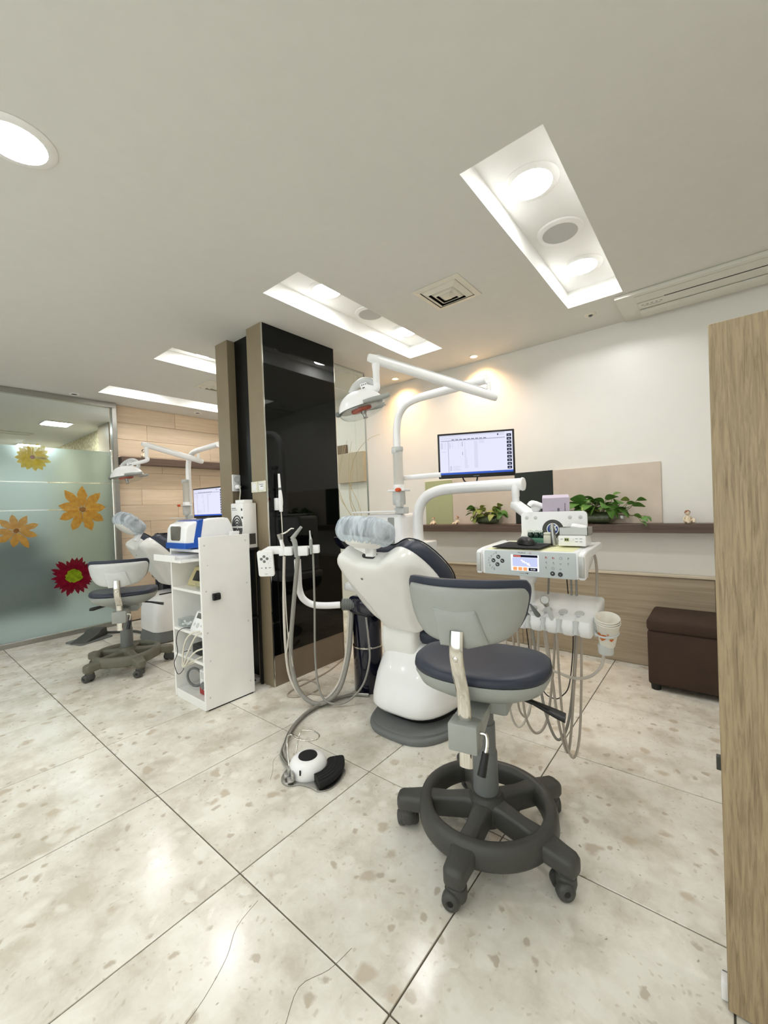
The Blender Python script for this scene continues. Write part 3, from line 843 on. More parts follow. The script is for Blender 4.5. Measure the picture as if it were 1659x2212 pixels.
def cassette(name, label, x0_, x1_, y0_, y1_):
    t = thing(name, label, 'air conditioner', ((x0_ + x1_) / 2, (y0_ + y1_) / 2, H))
    bb = bm_new(); box2(bb, (x0_, y0_, H - 0.022), (x1_, y1_, H - 0.0005), 0.004, 2); part('housing', bb, M['ac_plastic'], t, world=True)
    bb = bm_new(); box2(bb, (x0_ + 0.10, y0_ + 0.035, H - 0.026), (x1_ - 0.05, y0_ + 0.125, H - 0.0225), 0.002, 1); part('intake_panel', bb, M['ac_plastic'], t, world=True)
    bb = bm_new(); box2(bb, (x0_ + 0.24, y0_ + 0.129, H - 0.0245), (x1_ - 0.05, y0_ + 0.137, H - 0.0222)); part('slot', bb, M['dark'], t, 0, world=True)
    bb = bm_new(); box2(bb, (x0_ + 0.10, y0_ + 0.14, H - 0.026), (x1_ - 0.05, y0_ + 0.235, H - 0.0225), 0.002, 1); part('control_panel', bb, M['ac_plastic'], t, world=True)
    bb = bm_new(); box2(bb, (x0_ + 0.10, y0_ + 0.25, H - 0.034), (x1_ - 0.05, y1_ - 0.03, H - 0.0225), 0.006, 2); part('air_flap', bb, M['ac_plastic'], t, world=True)
    bb = bm_new()
    for k in range(5): box2(bb, (x0_ + 0.12 + 0.024 * k, y0_ + 0.175, H - 0.0268), (x0_ + 0.132 + 0.024 * k, y0_ + 0.182, H - 0.0258))
    box2(bb, (x0_ + 0.13, y0_ + 0.198, H - 0.0268), (x0_ + 0.22, y0_ + 0.201, H - 0.0258))
    part('marking', bb, M['print_grey'], t, 0, world=True)
cassette('air_conditioner', 'long ceiling air conditioner along the top of the back wall', 0.735, 2.3, 2.175, 2.575)
cassette('air_conditioner', 'ceiling air conditioner of the lobby seen over the frosted glass', -7.1, -6.2, -0.45, 0.75)

# ------------------------------------------------------------------ back wall
b = bm_new(); box2(b, (-1.035, YB - 0.135, 0.908), (1.95, YB - 0.001, 0.966), 0.002, 1)
solo('wall_shelf', b, M['darkwood'], 'long dark wood shelf on the back wall carrying the plants', 'shelf')
b = bm_new(); box2(b, (-3.845, 0.985, 1.712), (-3.715, 2.55, 1.79), 0.002, 1)
solo('wall_shelf', b, M['darkwood_y'], 'dark wood shelf on the oak board wall', 'shelf')

def slab(name, lo, hi, m, label, cat='panel', bev=0.001):
    bb = bm_new(); box2(bb, lo, hi, bev, 1); return solo(name, bb, m, label, cat, smooth=0)
slab('wall_panel', (-0.955, YB - 0.013, 0.9665), (-0.667, YB - 0.0005, 1.368), M['panel_green'], 'sage green wall panel at the left end of the shelf')
slab('wall_panel', (-0.666, YB - 0.011, 0.9665), (-0.087, YB - 0.0005, 1.372), M['panel_pink'], 'pinkish beige wall panel between the green and the black ones')
slab('wall_panel', (-0.086, YB - 0.014, 0.9665), (0.213, YB - 0.0005, 1.378), M['panel_black'], 'blackish green square wall panel behind the tissue box')
slab('wall_panel', (0.214, YB - 0.014, 0.9665), (0.906, YB - 0.0005, 1.376), M['panel_pink'], 'wide pinkish beige wall panel behind the large pothos')
slab('canvas', (-2.10, YB - 0.05, 1.425), (-1.69, YB - 0.001, 1.745), M['canvas'], 'taupe canvas seen through the clear glass screen', 'picture', 0.003)
slab('canvas', (-2.26, YB - 0.03, 1.75), (-1.955, YB - 0.001, 1.845), M['canvas_dark'], 'small brown canvas behind the black pillar edge', 'picture', 0.003)

# dry twigs in a floor vase behind the glass screen
t = thing('twig_vase', 'pale dry twigs in a vase behind the clear glass screen', 'vase', (-1.52, 2.40, 0))
bb = bm_new(); lathe(bb, [(0.0, 0), (0.06, 0), (0.075, 0.1), (0.07, 0.4), (0.045, 0.62), (0.055, 0.68), (0.05, 0.68), (0.04, 0.62), (0.0, 0.3)], 24); part('vase', bb, M['clay'], t)
for pts in ([(-1.52, 2.40, .5), (-1.60, 2.36, .95), (-1.68, 2.33, 1.2), (-1.66, 2.32, 1.45), (-1.57, 2.31, 1.66), (-1.40, 2.30, 1.79), (-1.24, 2.30, 1.825)],
            [(-1.53, 2.40, .5), (-1.60, 2.37, 1.0), (-1.70, 2.36, 1.25), (-1.66, 2.36, 1.5), (-1.66, 2.36, 1.72)],
            [(-1.52, 2.41, .5), (-1.66, 2.40, 0.95), (-1.84, 2.40, 1.2), (-1.92, 2.39, 1.45), (-1.84, 2.38, 1.65), (-1.80, 2.38, 1.8)],
            [(-1.53, 2.42, .5), (-1.72, 2.42, 1.0), (-1.93, 2.42, 1.3), (-1.90, 2.42, 1.55), (-1.78, 2.42, 1.85)],
            [(-1.52, 2.39, .5), (-1.57, 2.38, 1.0), (-1.61, 2.37, 1.2), (-1.70, 2.36, 1.38), (-1.71, 2.36, 1.6), (-1.66, 2.36, 1.82)]):
    bb = bm_new(); tube(bb, pts, [0.0045, 0.0035, 0.0025, 0.0015], 6, 5); part('twig', bb, M['twig'], t, world=True)

# wooden partition in the right foreground
t = thing('partition_board', 'tall grained wooden partition board at the right edge', 'partition', (1.5, 0.478, 0))
bb = bm_new(); box2(bb, (1.193, 0.45, 0.006), (1.95, 0.505, 1.501), 0.0015, 1); part('board', bb, M['board'], t, world=True)
bb = bm_new(); box2(bb, (1.183, 0.515, 0.0), (1.2, 0.545, 0.0065)); box2(bb, (1.25, 0.45, 0), (1.9, 0.505, 0.0062)); part('foot', bb, M['mid_grey'], t, world=True)
bb = bm_new(); box2(bb, (1.181, 0.47, 0.005), (1.1935, 0.50, 0.045), 0.002, 2); part('door_stop', bb, M['white'], t, world=True)
bb = bm_new(); box2(bb, (1.1845, 0.485, 0.515), (1.1935, 0.50, 0.545), 0.001, 1); part('latch', bb, M['dark_grey'], t, world=True)

# brown upholstered pouf
t = thing('pouf', 'brown suede box pouf standing before the wainscot', 'pouf', (1.15, 2.36, 0))
bb = bm_new(); box2(bb, (0.85, 2.175, 0.035), (1.45, 2.545, 0.350), 0.014, 3); part('body', bb, M['brown_suede'], t, world=True)
bb = bm_new(); box2(bb, (0.8465, 2.1715, 0.346), (1.4535, 2.5485, 0.422), 0.024, 4); part('lid', bb, M['brown_suede'], t, world=True)
for x in (0.885, 1.415):
    for y in (2.21, 2.51):
        bb = bm_new(); lathe(bb, [(0.0, 0), (0.024, 0), (0.028, 0.036), (0.0, 0.036)], 14, (x, y, 0)); part('foot', bb, M['black'], t, world=True)
# ------------------------------------------------------------------ operator stools
def stool(label, loc, rz, caster_a, base_m, shell_m, ring_pent=0.0, up=0.0, drop=0.0, shell2=None):
    """stands at loc; backrest towards local -Y"""
    t = thing('dental_stool', label, 'stool', (loc[0], loc[1], 0), rz)
    # five-arm base with a foot ring
    bb = bm_new(); n = 60
    def rad(a, r):
        if ring_pent <= 0: return r
        k = (a - caster_a) / (2 * PI / 5); k -= round(k)
        return r * (1 - ring_pent + ring_pent * math.cos(k * 2 * PI / 5) ** -0 * (1 if abs(k) < .12 else (1 - (abs(k) - .12) * .55)))
    prof = [(0.219, 0.073), (0.226, 0.076), (0.229, 0.085), (0.227, 0.118), (0.221, 0.138), (0.206, 0.146), (0.190, 0.141), (0.182, 0.126), (0.180, 0.090), (0.182, 0.076), (0.187, 0.073)]
    rings = []
    for i in range(n):
        a = 2 * PI * i / n
        rings.append([bb.verts.new((rad(a, r) * math.cos(a), rad(a, r) * math.sin(a), z)) for r, z in prof])
    for i in range(n): ring_faces(bb, rings[i], rings[(i + 1) % n])
    lathe(bb, [(0.0, 0.07), (0.055, 0.07), (0.062, 0.10), (0.058, 0.148), (0.05, 0.158), (0.05, 0.165), (0.0, 0.165)], 28)
    for k in range(5):
        a = caster_a + 2 * PI * k / 5
        def sec(r, w, z0_, z1_): # rounded bar cross-section at radius r
            o = rrect(w, z1_ - z0_, min(w, z1_ - z0_) * .30, 4)
            return [(r * math.cos(a) - p[0] * math.sin(a), r * math.sin(a) + p[0] * math.cos(a), (z0_ + z1_) / 2 + p[1]) for p in o]
        loft(bb, [sec(0.035, 0.075, 0.078, 0.150), sec(0.07, 0.058, 0.070, 0.147), (sec(0.13, 0.050, 0.064, 0.139)), sec(0.19, 0.060, 0.062, 0.137)])
        loft(bb, [sec(0.20, 0.098, 0.077, 0.132), sec(0.226, 0.078, 0.072, 0.127), sec(0.262, 0.068, 0.067, 0.124), sec(0.292, 0.064, 0.065, 0.121), sec(0.304, 0.052, 0.067, 0.115), sec(0.309, 0.030, 0.075, 0.106)])
        lathe(bb, [(0.026, 0.060), (0.028, 0.08), (0.02, 0.085)], 16, (0.273 * math.cos(a), 0.273 * math.sin(a), 0))
    part('base', bb, base_m, t, 50)
    for k in range(5):
        a = caster_a + 2 * PI * k / 5
        sw = (1.75, 0.9, -2.2, 1.1, 1.9)[k]
        px, py = 0.273 * math.cos(a), 0.273 * math.sin(a)
        dx, dy = math.cos(a + sw), math.sin(a + sw)
        bb = bm_new(); m4 = Matrix.Translation((px, py, 0)) @ rot(0, 0, a + sw)
        tm = bm_new()
        lathe(tm, [(0.0, 0.062), (0.024, 0.062), (0.029, 0.057), (0.030, 0.036), (0.027, 0.022), (0.0, 0.018)], 24, (0.0, 0, 0))
        lathe(tm, [(0.012, 0.055), (0.012, 0.075), (0.0, 0.075)], 12, (0.0, 0, 0))
        merge(bb, tm, m4); c = part('caster', bb, M['dark_grey'], t)
        for s in (-1, 1):
            bb = bm_new(); tm = bm_new()
            lathe(tm, [(0.008, 0.0115), (0.010, 0.013), (0.0125, 0.0145), (0.0205, 0.0125), (0.0255, 0.007), (0.0268, 0.0), (0.0265, -0.012), (0.0, -0.014)], 26)
            merge(bb, tm, m4 @ Matrix.Translation((-0.012, s * 0.024, 0.0272)) @ rot(-s * PI / 2, 0, 0)); part('wheel', bb, M['dark_grey'], c)
            bb = bm_new(); tm = bm_new(); lathe(tm, [(0.0085, 0.010), (0.008, 0.0122), (0.0, 0.0115)], 16)
            merge(bb, tm, m4 @ Matrix.Translation((-0.012, s * 0.024, 0.0272)) @ rot(-s * PI / 2, 0, 0)); part('hub_cap', bb, M['black'], c)
    # gas column in three sleeves
    bb = bm_new(); lathe(bb, [(0.0, 0.162), (0.041, 0.162), (0.042, 0.170), (0.0405, 0.30), (0.037, 0.303), (0.0365, 0.385 + up * .5), (0.0325, 0.388 + up * .5), (0.0315, 0.49 + up), (0, 0.49 + up)], 28)
    part('column', bb, M['mid_grey'], t)
    z = up
    # seat pan and cushion
    out = []
    for x, y in sup(0.222, 0.200, 2.35, 44): out.append((x * (1 - 0.12 * (y / 0.2) * 0.5), y + 0.012))
    def pan(s, zz, oy=0.0): return [(x * s, y * s + oy, zz) for x, y in out]
    bb = bm_new(); loft(bb, [pan(0.22, 0.450 + z, .02), pan(0.36, 0.454 + z, .02), pan(0.46, 0.478 + z, .015), pan(0.72, 0.498 + z, .008), pan(0.91, 0.525 + z), pan(0.985, 0.556 + z), pan(0.975, 0.566 + z)])
    box(bb, (0.025, 0.02, 0.462 + z), (0.14, 0.17, 0.06), 0.014); part('seat_pan', bb, shell_m, t, 50)
    bb = bm_new()
    def fs(u, v, w): return (u, v, 0.574 + z + w + (0.010 * (abs(u) / 0.22) ** 2 if w > 0 else 0) - (0.014 * max(0, (v - .05) / 0.15) if w > 0.0 else 0))
    pillow(bb, out, 0.012, 0.026, fs); part('seat_cushion', bb, M['navy'], t, 60)
    # levers
    bb = bm_new(); loft(bb, [[(0.12, y_, z_) for y_, z_ in rrect(0.014, 0.010, 0.003, 2, -0.03, 0.492 + z)], [(0.17, y_, z_) for y_, z_ in rrect(0.02, 0.010, 0.003, 2, -0.04, 0.486 + z)],
                             [(0.235, y_, z_) for y_, z_ in rrect(0.042, 0.014, 0.005, 2, -0.055, 0.472 + z)], [(0.262, y_, z_) for y_, z_ in rrect(0.042, 0.016, 0.006, 2, -0.06, 0.466 + z)]])
    part('lever', bb, M['black'], t)
    if ring_pent > 0:
        bb = bm_new(); loft(bb, [[(-0.10, y_, z_) for y_, z_ in rrect(0.012, 0.010, 0.003, 2, -0.03, 0.492 + z)], [(-0.19, y_, z_) for y_, z_ in rrect(0.05, 0.024, 0.01, 3, -0.04, 0.478 + z)], [(-0.215, y_, z_) for y_, z_ in rrect(0.04, 0.018, 0.008, 3, -0.04, 0.476 + z)]])
        part('lever', bb, M['black'], t)
    # bracket and upright towards the back
    bb = bm_new(); box(bb, (0.0, -0.085, 0.462 + z), (0.085, 0.17, 0.018), 0.004)
    prism(bb, [(-0.03, 0.462 + z), (-0.16, 0.462 + z), (-0.16, 0.40 + z), (-0.075, 0.43 + z)], -0.04, 0.04, 0.004, Matrix(((0, 0, 1, 0), (1, 0, 0, 0), (0, 1, 0, 0), (0, 0, 0, 1))))
    box(bb, (0.0, -0.205, 0.432 + z), (0.088, 0.062, 0.082), 0.006); part('bracket', bb, M['grey_plastic'], t)
    bb = bm_new(); tube(bb, [(0, -0.205, 0.335 + z), (0, -0.206, 0.49 + z), (0, -0.218, 0.58 + z - drop * .6), (0, -0.248, 0.66 + z - drop), (0, -0.262, 0.72 + z - drop), (0, -0.252, 0.78 + z - drop)], 1.0, 12, 6, flat=(0.0205, 0.0085)); part('upright', bb, M['chrome'], t, 60)
    bb = bm_new(); lathe(bb, [(0.0, 0.004), (0.006, 0.003), (0.009, 0)], 14, (0, -0.268, 0.705 + z - drop), rot(PI / 2, 0, 0)); part('bolt', bb, M['chrome'], t)
    bb = bm_new(); tube(bb, [(0.044, -0.205, 0.445 + z), (0.062, -0.205, 0.443 + z), (0.066, -0.215, 0.42 + z), (0.062, -0.225, 0.395 + z)], 0.0055, 8); h = part('clamp_lever', bb, M['chrome'], t)
    bb = bm_new(); tube(bb, [(0.064, -0.222, 0.402 + z), (0.055, -0.242, 0.345 + z)], [0.010, 0.013], 12, smooth=False); part('grip', bb, M['black'], h)
    # curved backrest
    z -= drop
    ob = [(-0.186, 0.062), (-0.180, 0.078), (-0.165, 0.086), (-0.09, 0.088), (0.0, 0.089), (0.09, 0.088), (0.165, 0.086), (0.180, 0.078), (0.186, 0.062), (0.182, 0.034), (0.169, -0.010), (0.143, -0.048), (0.105, -0.070), (0.05, -0.078), (0, -0.080), (-0.05, -0.078), (-0.105, -0.070), (-0.143, -0.048), (-0.169, -0.010), (-0.182, 0.034)]
    ob = [(p.x, p.y) for p in catmull([(x, y, 0) for x, y in ob], 3, True)]
    def fb(u, v, w): # u across, v up, w outwards (towards -Y)
        return (u, -0.228 - 0.10 * v - w + 2.3 * u * u, 0.812 + z + v)
    bb = bm_new(); pillow(bb, ob, 0.002, 0.022, fb, steps=[(0, 1), (.25, 1), (.5, 1), (.7, .97), (.82, .9), (.92, .72), (.975, .4), (1, 0)])
    part('backrest_shell', bb, shell2 or shell_m, t, 60)
    def fp(u, v, w): return (u * 1.025, -0.222 - 0.10 * v + w + 2.3 * u * u, 0.816 + z + v * (1.20 if v > 0 else 1.0))
    bb = bm_new(); pillow(bb, ob, 0.004, 0.050, fp, steps=[(0, 1), (.3, 1), (.6, .97), (.8, .91), (.92, .78), (.97, .6), (.995, .35), (1.0, .0)]); part('backrest_cushion', bb, M['navy'], t, 60)
    # raised boss that carries the upright
    def fr(u, v, w): return (u, -0.249 - 0.10 * v - w + 2.0 * u * u, 0.79 + z + v)
    bb = bm_new(); pillow(bb, [(-0.075, 0.05), (0.055, 0.05), (0.085, -0.045), (0.03, -0.06), (-0.055, -0.06)], 0.004, 0.006, fr, steps=[(0, 1), (.5, 1), (.9, .9), (1, 0)]); part('boss', bb, shell2 or shell_m, t, 40)
    return t
stool('navy and grey operator stool with a dark ring base in the foreground', (0.566, 0.588), math.radians(11), math.radians(-83 - 11), M['dark_grey'], M['grey_plastic'], up=0.024, drop=0.030)
stool('navy and pale grey operator stool with an olive base near the glass partition', (-2.30, 0.485), math.radians(61), math.radians(-75 - 61), M['olive_grey'], M['grey_plastic'], ring_pent=0.3, drop=0.085, shell2=M['grey_white'])

# ------------------------------------------------------------------ treatment chairs
def outline_shell():
    h = [(0.0, 0.022), (0.055, 0.020), (0.095, 0.000), (0.135, -0.018), (0.175, -0.018), (0.215, 0.012), (0.252, 0.075), (0.282, 0.16), (0.292, 0.235), (0.280, 0.31), (0.250, 0.375), (0.205, 0.435), (0.155, 0.470), (0.09, 0.482), (0.0, 0.484)]
    full = h + [(-x, y) for x, y in reversed(h[1:-1])]
    return [(p.x, p.y) for p in catmull([(x, y, 0) for x, y in full], 3, True)]

def chair(label, x0, y0=0.0, style=0):
    t = thing('dental_chair', label, 'dental chair', (x0, y0 + 1.30, 0))
    W = lambda x, y, z: (x0 + x, y0 + y, z)
    c60, s60 = 0.559, 0.829
    # base plate
    if style == 0:
        ob = sup(0.262, 0.50, 3.0, 44)
        bb = bm_new(); loft(bb, [[W(x * .985 + .03, y + 1.36, 0.001) for x, y in ob], [W(x + .03, y * 1.005 + 1.36, 0.010) for x, y in ob], [W(x + .03, y * 1.005 + 1.36, 0.022) for x, y in ob], [W(x * .985 + .03, y * .99 + 1.36, 0.030) for x, y in ob],
                                 [W(x * .95 + .03, y * .965 + 1.36, 0.032) for x, y in ob], [W(x * .94 + .03, y * .96 + 1.36, 0.042) for x, y in ob], [W(x * .6 + .03, y * .8 + 1.36, 0.058) for x, y in ob]])
        part('base_plate', bb, M['mid_grey'], t, 50, world=True)
        bb = bm_new(); loft(bb, [[W(x * .70 + .03, y * .78 + 1.36, 0.055) for x, y in ob], [W(x * .78 + .03, y * .84 + 1.36, 0.11) for x, y in ob]]); part('bellows', bb, M['black_matt'], t, 50, world=True)
        def body(hw, yb, yf, z, e=3.4): return [W(p[0] + 0.012, p[1], z) for p in sup(hw, (yf - yb) / 2, e, 48, 0, (yf + yb) / 2)]
        bb = bm_new(); loft(bb, [body(.195, .96, 1.72, .088), body(.222, .925, 1.74, .094), body(.236, .912, 1.75, .112), body(.238, .918, 1.75, .15), body(.236, .955, 1.75, .24), body(.232, 1.02, 1.74, .33), body(.226, 1.07, 1.73, .385), body(.21, 1.10, 1.72, .402), body(.12, 1.16, 1.66, .408)])
        part('pedestal_cover', bb, M['white'], t, 60, world=True)
    else:
        def body(hw, yb, yf, z, e=7): return [W(p[0], p[1], z) for p in sup(hw, (yf - yb) / 2, e, 48, 0, (yf + yb) / 2)]
        bb = bm_new(); loft(bb, [body(.20, .84, 1.75, .001), body(.21, .83, 1.75, .01), body(.20, .85, 1.75, .10), body(.18, .88, 1.7, .102)]); part('base_plate', bb, M['mid_grey'], t, 50, world=True)
        bb = bm_new(); loft(bb, [body(.20, .845, 1.75, .10), body(.205, .84, 1.75, .11), body(.20, .85, 1.74, .33), body(.185, .88, 1.72, .40), body(.17, .91, 1.7, .42), body(.1, 1.0, 1.6, .424)]); part('pedestal_cover', bb, M['white'], t, 60, world=True)
        bb = bm_new(); prism(bb, rrect(0.026, 0.20, 0.012), 0.0, 0.008, 0.002, Matrix.Translation(W(0.1, 1.02, 0.421))); part('slot', bb, M['black'], t, world=True)
    # hinge cover between back and pedestal
    if style == 0:
        bb = bm_new()
        prof = [(1.11, .545), (1.075, .52), (1.052, .48), (1.042, .43), (1.045, .38), (1.062, .335), (1.085, .305), (1.12, .30), (1.20, .35), (1.20, .50)]
        def lk(s, ex): return [W(-0.055 + s, y + ex * (1.13 - y) * .25, z) for y, z in prof]
        loft(bb, [lk(-.112, 1), lk(-.104, .3), lk(-.08, 0), lk(0, -.08), lk(.08, 0), lk(.104, .3), lk(.112, 1)]); part('hinge_cover', bb, M['white_shell'], t, 50, world=True)
    # seat, leg rest
    so = sup(0.27, 0.50, 3.2, 44)
    bb = bm_new(); pillow(bb, so, 0.07, 0.055, lambda u, v, w: W(u * (1 - .08 * max(0, v)), v + 1.60, 0.452 + w + 0.10 * max(0, v - .1) ** 2)); part('seat_cushion', bb, M['navy'], t, 60, world=True)
    bb = bm_new(); pillow(bb, sup(0.25, 0.45, 3.2, 36), 0.05, 0.0, lambda u, v, w: W(u, v + 1.60, 0.40 + w)); part('seat_shell', bb, M['white_shell'], t, 60, world=True)
    # arm rest on the patient's left
    # backrest in its own plane: s down from the top, w forwards
    px0, py0, pz0 = 0.0, 0.79, 0.905
    def plane(u, s, w): return W(u, py0 + s * c60 * 1.0 + w * s60, pz0 - s * s60 + w * c60)
    osh = outline_shell()
    def smooth(a, b_, x): q = max(0, min(1, (x - a) / (b_ - a))); return q * q * (3 - 2 * q)
    def fsh(u, v, w):
        a = abs(u)
        fwd = 0.55 * max(0, a - 0.15) ** 1.6 * 1.6
        if w < -1e-6:
            edge = 0.20 - 0.10 * smooth(0.05, 0.42, v)       # plateau narrows downwards
            w = w + 0.030 * smooth(edge, edge + 0.035, a) * smooth(0.02, .10, v)
        return plane(u, v, w + fwd)
    st = [(0.0, 1.0), (.12, 1), (.24, 1), (.34, 1), (.42, 1), (.5, 1), (.58, 1), (.66, 1), (.74, .99), (.82, .97), (.89, .92), (.945, .82), (.98, .6), (1, .25)]
    bb = bm_new(); pillow(bb, osh, 0.050, 0.085, fsh, steps=st); part('back_shell', bb, M['white_shell'], t, 60, world=True)
    def fup(u, v, w):
        a = abs(u); fwd = 0.75 * max(0, a - 0.15) ** 1.5
        g = 0.012 * math.exp(-((a - 0.155) / 0.012) ** 2) if w > 0.02 else 0
        return plane(u * 1.04, v * 1.0 + 0.012, 0.088 + w + fwd - g)
    bb = bm_new(); pillow(bb, osh, 0.05, 0.065, fup, steps=st[:-1] + [(1, .4)]); up_ = part('back_cushion', bb, M['navy'], t, 60, world=True)
    pp = [fup(x * .97, y * .97 + .006, 0.052) for x, y in osh[::3]]
    bb = bm_new(); tube(bb, pp, 0.0035, 6, 2, closed=True); part('piping', bb, M['navy_dark'], up_, 60, world=True)
    bb = bm_new(); lathe(bb, [(0, .002), (.006, .001), (.007, 0)], 12, plane(-0.068, 0.105, -0.052), rot(math.radians(124), 0, 0)); part('screw', bb, M['mid_grey'], t, world=True)
    # headrest with its disposable bonnet
    if style == 0:
        hc = W(-0.02, 0.79, 1.03); tilt = rot(math.radians(-14), math.radians(3), 0)
        bb = bm_new(); box(bb, W(-0.03, 0.835, 0.895), (0.075, 0.05, 0.035), 0.006); part('headrest_mount', bb, M['black'], t, world=True)
        bb = bm_new(); box(bb, W(-0.015, 0.82, 0.925), (0.05, 0.03, 0.05), 0.004); box(bb, W(-0.04, 0.772, 0.948), (0.085, 0.018, 0.035), 0.004, r=(0.5, 0.35, 0)); part('headrest_bracket', bb, M['white'], t, world=True)
        sz = (0.155, 0.105)
        shellz = 0.062
    else:
        hc = W(-0.02, 0.745, 1.085); tilt = rot(math.radians(-38), 0, 0)
        bb = bm_new(); box(bb, W(0, 0.80, 0.965), (0.08, 0.03, 0.10), 0.006, r=(-.5, 0, 0)); part('headrest_bracket', bb, M['white'], t, world=True)
        sz = (0.15, 0.13); shellz = 0.05
    m4 = Matrix.Translation(hc) @ tilt
    def hd(k, kz, oz=0.0):
        return lambda u, v, w: m4 @ Vector((u * k, v * k, w * kz + oz - 0.10 * 0))
    ho = sup(sz[0], sz[1], 2.6, 40)
    bb = bm_new(); pillow(bb, ho, 0.045, 0.05, hd(0.93, 0.92), steps=[(0, 1), (.3, .98), (.6, .9), (.8, .74), (.92, .52), (.98, .28), (1, 0)]); part('headrest_pad', bb, M['navy'], t, 60, world=True)
    bb = bm_new(); pillow(bb, [(x * .74, y * .80) for x, y in ho], 0.05, 0.0, lambda u, v, w: m4 @ Vector((u, v, w - 0.040)), steps=[(0, 1), (.4, .95), (.7, .76), (.88, .46), (1, 0)]); part('headrest_shell', bb, M['white_shell'], t, 60, world=True)
    rr = random.Random(5)
    wr = [rr.uniform(-1, 1) for _ in range(80)]
    def fbn(u, v, w):
        a = math.atan2(v / sz[1], u / sz[0]); k = int((a + PI) / (2 * PI) * 79.999)
        rad = math.hypot(u / sz[0], v / sz[1])
        pl = (wr[k] * 0.006 * min(1, rad * 1.4)) * (1.0 if w < 0.045 else 0.4)
        return m4 @ Vector((u * (1.0 + pl * 2), v * (1.0 + pl * 2), w + pl * .9 - (0.004 if w < 0 else 0)))
    bb = bm_new(); pillow(bb, sup(sz[0], sz[1], 2.5, 96), 0.062, 0.060, fbn, steps=[(.55, 1.0), (.62, .96), (.7, .90), (.8, .78), (.88, .64), (.94, .46), (.98, .28), (1, 0)])
    # open below: remove the inner back ring faces
    bb2 = bm_new(); pillow(bb2, sup(sz[0], sz[1], 2.5, 96), 0.0, 0.060, fbn, steps=[(0, 1), (.3, .99), (.55, .95), (.7, .86), (.8, .76), (.88, .63), (.94, .46), (.98, .28), (1, 0)])
    for f in [f for f in bb.faces if False]: pass
    lows = bm_new()
    prev = None
    for s_, w_ in [(.985, .10), (1.0, -.10), (1.0, -.28), (.97, -.5), (.90, -.7), (.80, -.86), (.70, -.95), (.66, -.98)]:
        ring = [lows.verts.new(fbn(x * s_, y * s_, w_ * 0.062)) for x, y in sup(sz[0], sz[1], 2.5, 96)]
        if prev: ring_faces(lows, prev, ring)
        prev = ring
    tops = bm_new(); prev = None
    for s_, w_ in [(.985, .10), (.96, .34), (.92, .52), (.85, .68), (.74, .82), (.6, .92), (.4, .97), (.2, .99)]:
        ring = [tops.verts.new(fbn(x * s_, y * s_, w_ * 0.062)) for x, y in sup(sz[0], sz[1], 2.5, 96)]
        if prev: ring_faces(tops, prev, ring)
        prev = ring
    cap(tops, prev)
    bb.free(); bb2.free()
    merge(lows, tops); bmesh.ops.remove_doubles(lows, verts=lows.verts, dist=1e-5)
    part('headrest_cover', lows, M['bonnet'], t, 80, world=True)
    return t
chair('white and navy treatment chair with a bonneted headrest behind the foreground stool', -0.10)
chair('white and navy treatment chair on a boxy pedestal beyond the white cabinet', -2.87, 0.0, 1)

